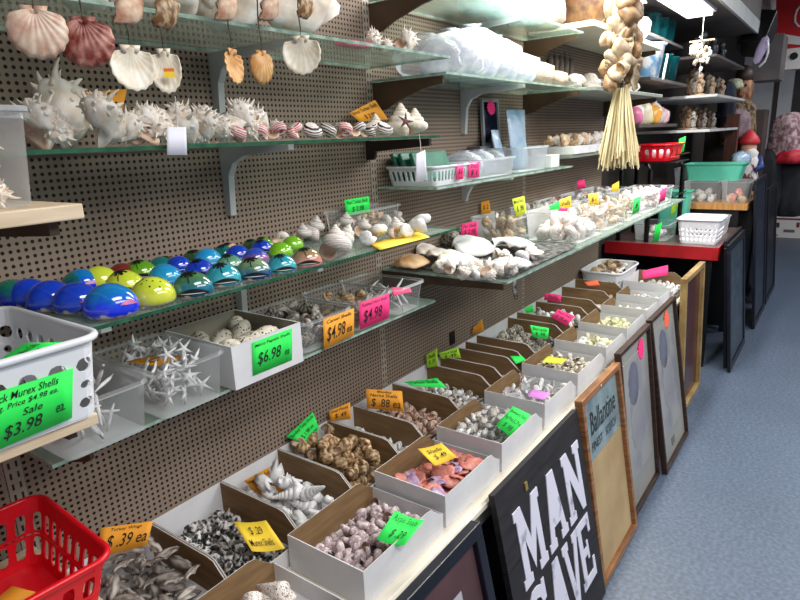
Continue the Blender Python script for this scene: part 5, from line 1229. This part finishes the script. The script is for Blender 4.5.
# ------------------------------------------------------------------ canopy with the fluorescent lamp
CAN = M('canopy_dark', (84, 78, 76), (104, 98, 94), 3, .6)
root = empty('lamp_canopy', (1.75, 0, 2.42)); tag(root, 'dark canopy over the shelves holding the bright fluorescent lamp', 'canopy')
b = MB(); b.box(0, 4.75, -.5, .12, 0, .02); b.build('soffit', CAN, root)
b = MB(); b.box(0, 4.75, -.52, -.501, -.005, .1); b.build('front_edge', GREYMET, root)
b = MB(); b.box(0, 4.75, -.519, -.501, .101, .6); b.build('fascia', CAN, root)
lm, nt, bb = new_mat('lamp_glow'); bb.inputs['Emission Color'].default_value = (1, .97, .92, 1); bb.inputs['Emission Strength'].default_value = 2.5
root = empty('fluorescent_lamp', (1.85, -.35, 2.385)); tag(root, 'long glowing fluorescent lamp under the dark canopy', 'lamp')
b = MB(); b.box(0, 3.0, -.1, .1, .012, .034); b.build('housing', WHITE, root)
b = MB(); b.box(.02, 2.98, -.08, .08, -.012, .011); b.build('diffuser', lm, root, bevel=.004)

# ------------------------------------------------------------------ red table and goods past the deck
RED = M('red_table', (150, 18, 26), (176, 28, 36), 6, .35)
root = empty('red_table', (4.45, 0, 0)); tag(root, 'red-edged low table at the end of the cream base deck', 'table')
block(root, 'table_top', 0, .98, -.64, .1, .84, .86, M('dark_top', (78, 60, 58), (108, 90, 86), 5, .3))
block(root, 'red_apron', -.012, 0, -.655, .1, .775, .862, RED); block(root, 'red_apron', 0, .98, -.655, -.641, .775, .862, RED)
for x in (.03, .93):
    for y in (-.6, .05): block(root, 'leg', x - .02, x + .02, y - .02, y + .02, 0, .839, BLACK)
ZR = .8605
basket('plastic_basket', 'white oval-holed basket upside of the red table, front corner', 'basket', 4.68, -.50, ZR, .30, .27, .17, WHITE, 34, [(0, .08, 0), (.08, .28, .7), (.28, .48, .7), (.48, .68, .7), (.68, 1, 0)], .84, .03)
tub('plastic_tub', 'frosted tub with a green edge behind the white basket on the red table', 'tub', 5.05, -.46, ZR, .34, .3, .13, FROST, .9, .03)
pile(['snail_white'], 'tub_shell', 'shell', 'white shell in the frosted tub on the red table', 'shells in the red table tub', 4.92, 5.18, -.57, -.35, ZR + .005, .07, 2, .9, 130)
tub('plastic_tub', 'clear tub of shells under the black wire rack on the red table', 'tub', 4.72, -.18, ZR, .3, .24, .12, CLEAR, .9, .03)
pile(['snail_white'], 'tub_shell', 'shell', 'white shell in the tub under the black wire rack', 'shells in the rack tub', 4.6, 4.84, -.26, -.1, ZR + .005, .07, 2, .9, 131)
sign([(655, 226), (662, 222), (659, 240), (653, 242)], XP(657, 233, 4.56), (-1, -.2, 0), 'green', [], 'green card on the tub under the black wire rack')
sign([(672, 205), (679, 202), (675, 214), (670, 216)], XP(675, 209, 4.93), (-1, -.2, 0), 'lime', [], 'lime card standing behind the white basket on the red table')
# black wire rack with a red basket
root = empty('wire_rack', (4.5, 0, ZR)); tag(root, 'black wire rack holding the red basket behind the tassel', 'rack')
b = MB()
for x, y in ((.02, -.17), (.42, -.3), (.02, 0.03), (.42, .03)):
    b = MB(); b.tube([(x, y, 0), (x, y, .5), (x + .01, y + .01, .54), (x + .03, y + .04, .555)], .017, 8); b.build('post', BLACKWIRE, root, smooth=True)
for z in (.28, .56):
    b = MB()
    for k in range(9): b.tube([(.02 + k * .05, -.33, z), (.02 + k * .05, .03, z)], .003, 5)
    for y in (-.33, -.15, .03): b.tube([(.0, y, z), (.44, y, z)], .005, 6)
    b.tube([(.0, -.33, z + .05), (.44, -.33, z + .05)], .005, 6)
    b.build('wire_shelf', BLACKWIRE, root)
basket('red_basket', 'red slotted basket with bright goods on the black wire rack', 'basket', 4.72, -.15, ZR + .568, .40, .30, .11, MATS['red_plastic'], 26, [(0, .1, 0), (.1, .8, .6), (.8, 1, 0)], .85, .04, shape='slot')
bag('plastic_bag', 4.72, -.15, ZR + .575, .22, .2, .1, BAG, 'white crinkled bag inside the red basket on the rack', seed=60)
sign([(679, 139), (686, 136), (684, 151), (678, 155)], XP(682, 145, 4.925), (-1, -.3, 0), 'green', [], 'green card on the end of the red basket on the rack')
# wooden board stand with tubs
root = empty('wooden_counter', (5.5, 0, 0)); tag(root, 'wood-topped counter behind the red table, carrying clear tubs', 'counter')
block(root, 'wood_top', 0, 1.1, -.68, .1, .99, 1.04, M('amber_wood', (176, 122, 66), (204, 150, 90), 6, .45, stretch=(1, 8, 1)))
block(root, 'body', .03, 1.08, -.62, .1, 0, .989, BLACK)
ZW = 1.0405
tub('plastic_tub', 'wide clear tub of shells on the wood-topped counter, left one', 'tub', 5.68, -.32, ZW, .28, .26, .17, CLEAR, .9, .03)
tub('plastic_tub', 'wide clear tub of shells on the wood-topped counter, right one', 'tub', 5.68, -.575, ZW, .28, .2, .17, CLEAR, .9, .03)
pile(['snail_white', 'coral'], 'tub_shell', 'shell', 'white shell in the left tub on the wood-topped counter', 'shells in the left counter tub', 5.57, 5.8, -.42, -.22, ZW + .005, .07, 2, .8, 140)
pile(['snail_tan', 'pinkfan'], 'tub_shell', 'shell', 'pinkish shell in the right tub on the wood-topped counter', 'shells in the right counter tub', 5.57, 5.8, -.65, -.5, ZW + .005, .07, 2, .8, 141)
TEAL = M('teal_plastic', (96, 206, 176), (108, 214, 186), 3, .35)
def bucket(x, y, z, L_, W_, h_, label): tub('storage_bin', label, 'bin', x, y, z, L_, W_, h_, TEAL, .86, .03, rimw=.012)
bucket(5.95, -.36, 1.19 - .0, .3, .46, .15, 'wide mint green storage bin on the clear tubs of the counter')
b = MB(); b.box(0, .4, -.62, -.1, 0, .148)
tag(b.build('display_block', M('block_grey', (96, 92, 90), rough=.7), None, loc=(5.83, 0, ZW)), 'grey block under the wide mint green storage bin', 'block')
bucket(5.3, -.18, ZR, .18, .24, .30, 'tall mint green storage bin between the tubs and the counter')
tub('plastic_tub', 'long frosted tub at the back of the counter below the grey shelf', 'tub', 6.3, -.25, ZW, .3, .55, .24, FROST, .9, .03)
bag('plastic_bag', 6.3, -.5, ZW + .245, .3, .16, .14, BAGB, 'pale blue bag on the long frosted tub', seed=70)
# ------------------------------------------------------------------ shelves past the pegboard
DK = M('dark_shelf', (56, 50, 48), (74, 68, 66), 5, .5)
RB = M('back_board', (66, 58, 52), (78, 70, 64), 5, .7)
def far_shelf(x0, x1, dep, z, m, label): board_shelf(x0, x1, dep, z, .02, m, label, y1=.12, br=False)
far_shelf(4.05, 5.1, .2, 1.68, DK, 'dark shelf with wrapped candies right of the tassel')
far_shelf(4.05, 5.1, .25, 1.96, DK, 'brown shelf under the blue and white tub')
far_shelf(4.05, 5.1, .2, 2.23, DK, 'uppermost dark shelf with teal glasses')
far_shelf(5.15, 6.6, .42, 1.63, GREYMET, 'grey shelf crowded with beige figures, lower one')
far_shelf(5.15, 6.6, .45, 1.88, GREYMET, 'grey shelf of driftwood figures below the small chime')
far_shelf(5.15, 6.6, .42, 2.16, DK, 'dark upper shelf behind the small chime')
b = MB(); b.lathe([(.07, 0), (.09, .16), (.095, .165), (.085, .165), (.065, .01)], 20)
for k, (x, lab) in enumerate([(4.5, 'teal drinking glass on the uppermost dark shelf, left one'), (4.72, 'teal drinking glass on the uppermost dark shelf, middle one'), (4.94, 'teal drinking glass on the uppermost dark shelf, right one')]):
    tag(inst('drinking_glass', b.mesh('glass', WATERGLASS, True) if k == 0 else bpy.data.objects['drinking_glass'].data, None, (x, -.1, 2.2305), (0, 0, 0), .9), lab, 'glass', 'teal drinking glasses')
for k, (x, lab) in enumerate([(4.72, 'teal glass on the brown shelf beside the blue tub'), (4.93, 'teal glass at the end of the brown shelf')]):
    tag(inst('drinking_glass', bpy.data.objects['drinking_glass'].data, None, (x, -.12, 1.9605), (0, 0, 0), 1.1), lab, 'glass', 'teal drinking glasses')
b = MB(); b.lathe([(.075, 0), (.105, .2), (.115, .205), (.115, .215), (.1, .215), (.07, .01)], 24)
root = empty('paper_bucket', (4.33, -.15, 1.9605)); tag(root, 'light blue and white patterned bucket on the brown shelf', 'bucket')
b.build('bucket_body', M('blue_pattern', (120, 176, 220), (234, 240, 248), 12, .4, lo=.45, hi=.55), root, smooth=True)
b = MB(); b.box(-.012, .012, -.004, .004, 0, .2)
tag(b.build('ruler', WHITE, None, loc=(4.56, -.2, 1.9605), rot=(0, .5, 0)), 'white strip leaning beside the blue and white bucket', 'strip')
R = random.Random(12)
cc = [('pinkish', (232, 130, 170)), ('white', (236, 232, 226)), ('cream', (236, 222, 190)), ('lime', (180, 226, 60)), ('orange', (246, 176, 80)), ('white', (236, 236, 240)), ('pale pink', (240, 200, 206))]
for k, (n_, c) in enumerate(cc):
    bag('wrapped_candy', 4.2 + k * .12, -.12 + .02 * (k % 2), 1.6805, .12, .12, .12 + .02 * (k % 3), M('candy_%d' % k, c, rough=.25), '%s wrapped packet, %s on the dark shelf right of the tassel' % (n_, ['first', 'second', 'third', 'fourth', 'fifth', 'sixth', 'last'][k]), seed=80 + k, cat='packet')
FIG = [M('figure_beige', (120, 92, 72), (206, 180, 152), 9, .6, bump=.5), M('figure_grey', (84, 80, 78), (180, 172, 164), 9, .6, bump=.5), M('figure_tan', (98, 70, 52), (176, 140, 110), 9, .6, bump=.5)]
def figurine(x, y, z, s, m, label, seed):
    R2 = random.Random(seed); root = empty('figurine', (x, y, z)); root.scale = (s, s, s); tag(root, label, 'figurine', 'small figures on the grey shelves')
    b = MB(); b.lathe([(.26, 0), (.28, .05), (.2, .09), (.001, .1)], 14); b.build('base', m, root, smooth=True)
    b = MB(); b.lathe([(.1, .08), (.17, .2), (.14, .42), (.2, .58), (.12, .7), (.001, .74)], 14, ripple=lambda a, zz: .12 * math.sin(2 * a + 9 * zz)); b.build('body', m, root, smooth=True)
    b = MB(); b.lathe([(.001, .68), (.1, .74), (.13, .84), (.09, .95), (.001, 1.0)], 14); b.build('head', m, root, smooth=True)
    for sd in (-1, 1):
        b = MB(); b.tube([(sd * .15, 0, .58), (sd * R2.uniform(.22, .34), -.06, R2.uniform(.3, .75)), (sd * R2.uniform(.1, .36), -.14, R2.uniform(.3, .8))], [.06, .045, .035], 7); b.build('arm', m, root, smooth=True)
adj = ['first', 'second', 'third', 'fourth', 'fifth', 'sixth', 'seventh', 'eighth', 'ninth']
for k in range(8):
    figurine(5.3 + k * .16, -.3 + .06 * (k % 3), 1.8805, .17 + .04 * (k % 3), FIG[k % 3], '%s beige or grey figure from the left on the upper grey shelf' % adj[k], k)
for k in range(9):
    figurine(5.25 + k * .14, -.28 + .06 * (k % 3), 1.6305, .14 + .03 * (k % 3), FIG[(k + 1) % 3], '%s small figure from the left on the lower grey shelf' % adj[k], 20 + k)
for k in range(6):
    figurine(5.3 + k * .2, -.3 + .1 * (k % 2), 2.1605, .18, M('figure_dark', (30, 40, 48), (70, 74, 80), 9, .4), '%s dark figure from the left on the dark upper shelf' % adj[k], 40 + k)
tub('plastic_tub', 'clear low tub of shell bits on the rear counter under the grey shelf', 'tub', 5.62, -.02, ZW, .25, .2, .12, CLEAR, .9, .03)
# wooden post, gnome, mask
b = MB(); b.box(-.05, .05, -.05, .05, 0, 1.75)
tag(b.build('wooden_post', M('post_brown', (60, 28, 18), (96, 46, 30), 6, .5, stretch=(4, 4, .6)), None, loc=(6.6, -.37, 0)), 'dark reddish wooden post beyond the mint green bin', 'post')
p = XP(743, 184, 6.72)
b = MB(); b.box(-.16, .16, -.14, .14, 0, p.z - .001)
tag(b.build('display_plinth', BLACK, None, loc=(6.85, p.y, 0)), 'black plinth under the red-capped figure', 'plinth')
root = empty('garden_gnome', (6.85, p.y, p.z)); tag(root, 'garden figure in a red cap, white and blue coat, past the mint bin', 'garden figure'); root.scale = (.36, .36, .44)
BLU = M('gnome_blue', (40, 56, 120), (60, 80, 150), 6, .5); REDC = M('gnome_red', (196, 40, 50), (220, 60, 70), 6, .5)
b = MB(); b.lathe([(.3, 0), (.32, .1), (.26, .3), (.3, .5), (.2, .66), (.001, .7)], 18, ripple=lambda a, z: .06 * math.sin(5 * a)); b.build('coat', M('gnome_coat', (120, 40, 44), (232, 228, 226), 4, .6, lo=.45, hi=.52), root, smooth=True)
b = MB(); b.lathe([(.001, .58), (.17, .66), (.2, .78), (.14, .92), (.001, .95)], 16); b.build('head', M('gnome_skin', (214, 164, 136)), root, smooth=True)
b = MB(); b.lathe([(.001, .44), (.16, .5), (.2, .66), (.1, .76), (.001, .78)], 16, c=(-.06, -.06, 0)); b.build('beard', M('gnome_beard', (226, 224, 220), rough=.8), root, smooth=True)
b = MB(); b.lathe([(.24, .84), (.26, .9), (.2, 1.0), (.1, 1.1), (.001, 1.16)], 16); b.build('cap', REDC, root, smooth=True)
for sd in (-1, 1):
    b = MB(); b.tube([(0, sd * .26, .55), (-.1, sd * .36, .36), (-.2, sd * .22, .28)], [.09, .08, .06], 8); b.build('sleeve', BLU, root, smooth=True)
# white wall end, mask, grey cabinet, hanging things
WW = M('white_wall_panel', (196, 196, 200), (214, 214, 216), 3, .6)
struct(sbox('wall_right', 10.7, 10.8, -.53, .12, 0, 3.38, WW))
block(None, 'trim_1', 10.68, 10.7, -.36, -.3, 0, 3.38, M('trim_dark', (60, 50, 46), rough=.5))['kind'] = 'structure'
root = empty('carved_mask', tuple(XP(743, 92, 7.2))); tag(root, 'carved brown wooden figure head on the dark shelf stack', 'carving'); root.scale = (.24, .2, .36)
CW = M('carved_wood', (96, 56, 34), (190, 134, 96), 5, .55, bump=.5)
b = MB(); b.lathe([(.001, -.5), (.22, -.46), (.4, -.2), (.46, .1), (.36, .36), (.16, .5), (.001, .54)], 20, ripple=lambda a, z: .05 * math.sin(3 * a + 6 * z)); b.build('face', CW, root, smooth=True)
b = MB(); b.prism([(-.06, -.1), (.06, -.1), (.03, .14), (-.03, .14)], -.56, -.36, axis=0); b.build('nose', CW, root)
b = MB(); b.box(-.46, -.4, -.16, .16, -.28, -.22); b.build('mouth', DARKWOOD, root)
for sd in (-1, 1):
    b = MB(); b.lathe([(.001, -.05), (.06, 0), (.001, .05)], 10, c=(-.44, sd * .16, .16)); b.build('eye', DARKWOOD, root)
b = MB(); b.lathe([(.42, .3), (.4, .5), (.26, .66), (.001, .72)], 18); b.build('headdress', DARKWOOD, root, smooth=True)
pm = root.location
b = MB(); b.box(-.2, .2, -.22, .3, 0, pm.z - .181)
root = tag(b.build('dark_cabinet', M('cabinet_dark', (40, 30, 28), (66, 52, 48), 5, .5), None, loc=(7.3, pm.y, 0)), 'tall dark cabinet carrying the carved wooden head', 'cabinet')
GC = M('grey_cabinet', (96, 90, 90), (112, 106, 106), 3, .5)
a_, c_ = XP(757, 41, 7.6), XP(779, 79, 7.6)
b = MB(); b.box(7.6, 8.1, c_.y, a_.y + .02, c_.z, a_.z + .05)
tag(b.build('wall_cabinet', GC, None), 'grey wall cabinet hanging above the carved head', 'cabinet')
# draped clothes and packs
def cloth(name, px, X, w_, h_, m, label, cat, seed, dx=.16):
    p = XP(px[0], px[1], X); R3 = random.Random(seed); b = MB(); a1, a2 = R3.uniform(0, 6), R3.uniform(0, 6)
    b.lathe([(.3, -.5), (.46, -.46), (.5, -.2), (.46, .1), (.42, .32), (.24, .46), (.06, .5)], 26, ripple=lambda a, z: .08 * math.sin(6 * a + a1 + 2 * z) + .05 * math.sin(11 * a + a2 - 3 * z))
    o = b.build(name, m, None, smooth=True, loc=tuple(p)); o.scale = (dx * 2, w_, h_); return tag(o, label, cat)
cloth('backpack', (712 + 24, 124), 7.0, .28, .3, M('mauve_pack', (104, 84, 92), (150, 128, 132), 6, .7), 'mauve quilted pack hanging past the red-capped figure', 'bag', 1)
cloth('teal_ornament', (734, 84), 6.9, .16, .1, M('pale_green_figure', (150, 160, 130), (206, 210, 180), 8, .5), 'pale green ornament on the pile before the carved head', 'ornament', 2, .07)
cloth('backpack', (790, 136), 8.0, .42, .5, M('floral_pack', (120, 84, 92), (196, 170, 172), 9, .6, lo=.4, hi=.6), 'large mauve flowered bag at the right picture edge', 'bag', 3)
cloth('backpack', (792, 156), 7.95, .34, .16, M('red_band', (170, 24, 40), (200, 40, 56), 6, .6), 'red bottom of the flowered bag at the right edge', 'bag', 4)
cloth('dark_jacket', (764, 182), 7.9, .32, .72, M('black_cloth', (12, 13, 18), (26, 28, 36), 6, .8), 'black jacket hanging at the aisle end, left one', 'jacket', 5, .12)
cloth('dark_jacket', (790, 184), 8.1, .36, .72, M('black_cloth', (12, 13, 18), (26, 28, 36), 6, .8), 'black jacket hanging at the aisle end, right one', 'jacket', 6, .12)
cloth('navy_jacket', (727, 100), 6.75, .16, .34, M('navy_cloth', (24, 30, 44), (40, 48, 66), 6, .8), 'dark navy cloth draped at the grey shelf end', 'jacket', 7, .08)
cloth('patterned_cloth', (738, 122), 7.05, .34, .45, M('patterned_cloth', (60, 44, 36), (150, 126, 96), 12, .8, lo=.4, hi=.6), 'brown patterned cloth below the carved head', 'cloth', 8, .1)
# red soda sign
RS = M('sign_red', (196, 22, 30), (206, 30, 38), 3, .35); SW = M('sign_white', (232, 226, 222), rough=.4)
root = empty('red_sign', (8.9, 0, 0)); tag(root, 'red enamel sign with a white script curve and a white wave', 'sign')
pa, pb = XP(776, 0, 8.9), XP(812, 49, 8.9)
block(root, 'sign_panel', -.02, 0, pb.y, pa.y, pb.z, pa.z + .5, RS)
def stroke(px, rr, nm):
    b = MB(); b.tube([XP(x, y, 8.875) - Vector((8.9, 0, 0)) for x, y in px], rr, 6); b.build(nm, SW, root)
stroke([(800, 6), (797, 10), (795, 16), (795, 22), (798, 26), (803, 27)], .012, 'script_letter')
b = MB(); q = [XP(x, y, 8.872) - Vector((8.9, 0, 0)) for x, y in [(777, 33), (790, 35), (812, 39), (812, 46), (790, 44), (777, 44)]]; b.add(q, [(0, 1, 2, 3, 4, 5)]); b.build('white_wave', SW, root, solid=.004)
pa, pb = XP(784, 50, 8.95), XP(812, 68, 8.95)
root = empty('white_box', (8.95, 0, 0)); tag(root, 'white box with a round black hole below the red sign', 'box')
block(root, 'box_body', -.1, .08, pb.y, pa.y, pb.z, pa.z, SW)
b = MB(); h0 = XP(794, 56, 8.84); b.lathe([(.04, -.005), (.04, .005)], 16); b.build('round_hole', BLACK, root, loc=tuple(h0 - Vector((8.95, 0, 0))), rot=(0, PI / 2, 0))
# floor board at the far end
pa, pb = XP(768, 215, 10.5), XP(812, 237, 10.5); 
root = empty('printed_board', (10.5, 0, .0)); tag(root, 'white printed board with small pictures standing on the floor far away', 'board')
block(root, 'board', 0, .02, -1.15, pa.y, .002, pa.z, SW)
for k, (x, y, w1, h1, c) in enumerate([(776, 225, .09, .07, (60, 60, 66)), (789, 231, .14, .04, (110, 100, 96)), (798, 225, .04, .07, (120, 50, 44)), (774, 235, .1, .015, (150, 80, 70))]):
    p = XP(x, y, 10.493) - Vector((10.5, 0, 0)); block(root, 'small_picture', -.006, -.001, p.y - w1 / 2, p.y + w1 / 2, max(.01, p.z - h1 / 2), p.z + h1 / 2, M('pic_%d' % k, c))
p = XP(788, 219, 10.493) - Vector((10.5, 0, 0)); block(root, 'title_strip', -.006, -.001, p.y - .3, p.y + .3, p.z - .012, p.z + .012, M('board_ink', (120, 60, 60)))
# dark things hanging at the upper right and a curved white cable
a_ = XP(745, 28, 6.5)
b = MB(); b.box(-.12, .12, -.1, .1, -.16, .16)
tag(b.build('speaker_box', BLACK, None, loc=tuple(a_ + Vector((.1, -.1, -.05))), rot=(.2, .5, 0), bevel=.01), 'tilted black speaker box at the canopy end', 'speaker')
cloth('hanging_bag', (757, 12), 6.9, .3, .7, M('plum_bag', (52, 36, 40), (120, 104, 116), 5, .5, lo=.45, hi=.7), 'dark plum striped bag hanging at the upper right', 'bag', 9, .06)
p = XP(761, 50, 6.4)
b = MB(); b.lathe([(.001, -.5), (.3, -.4), (.46, 0), (.34, .38), (.001, .5)], 18)
o = b.build('lavender_disc', M('lavender', (176, 160, 200), (200, 186, 220), 4, .4), None, smooth=True, loc=tuple(p), rot=(.3, 0, 0)); o.scale = (.05, .09, .24); tag(o, 'lavender oval ornament beside the tilted speaker box', 'ornament')
b = MB(); b.tube([XP(x, y, 6.35) for x, y in [(768, 40), (768, 52), (765, 61), (759, 67)]], .01, 7)
tag(b.build('white_cable', WHITE, None, smooth=True), 'curved white cable below the lavender ornament', 'cable')
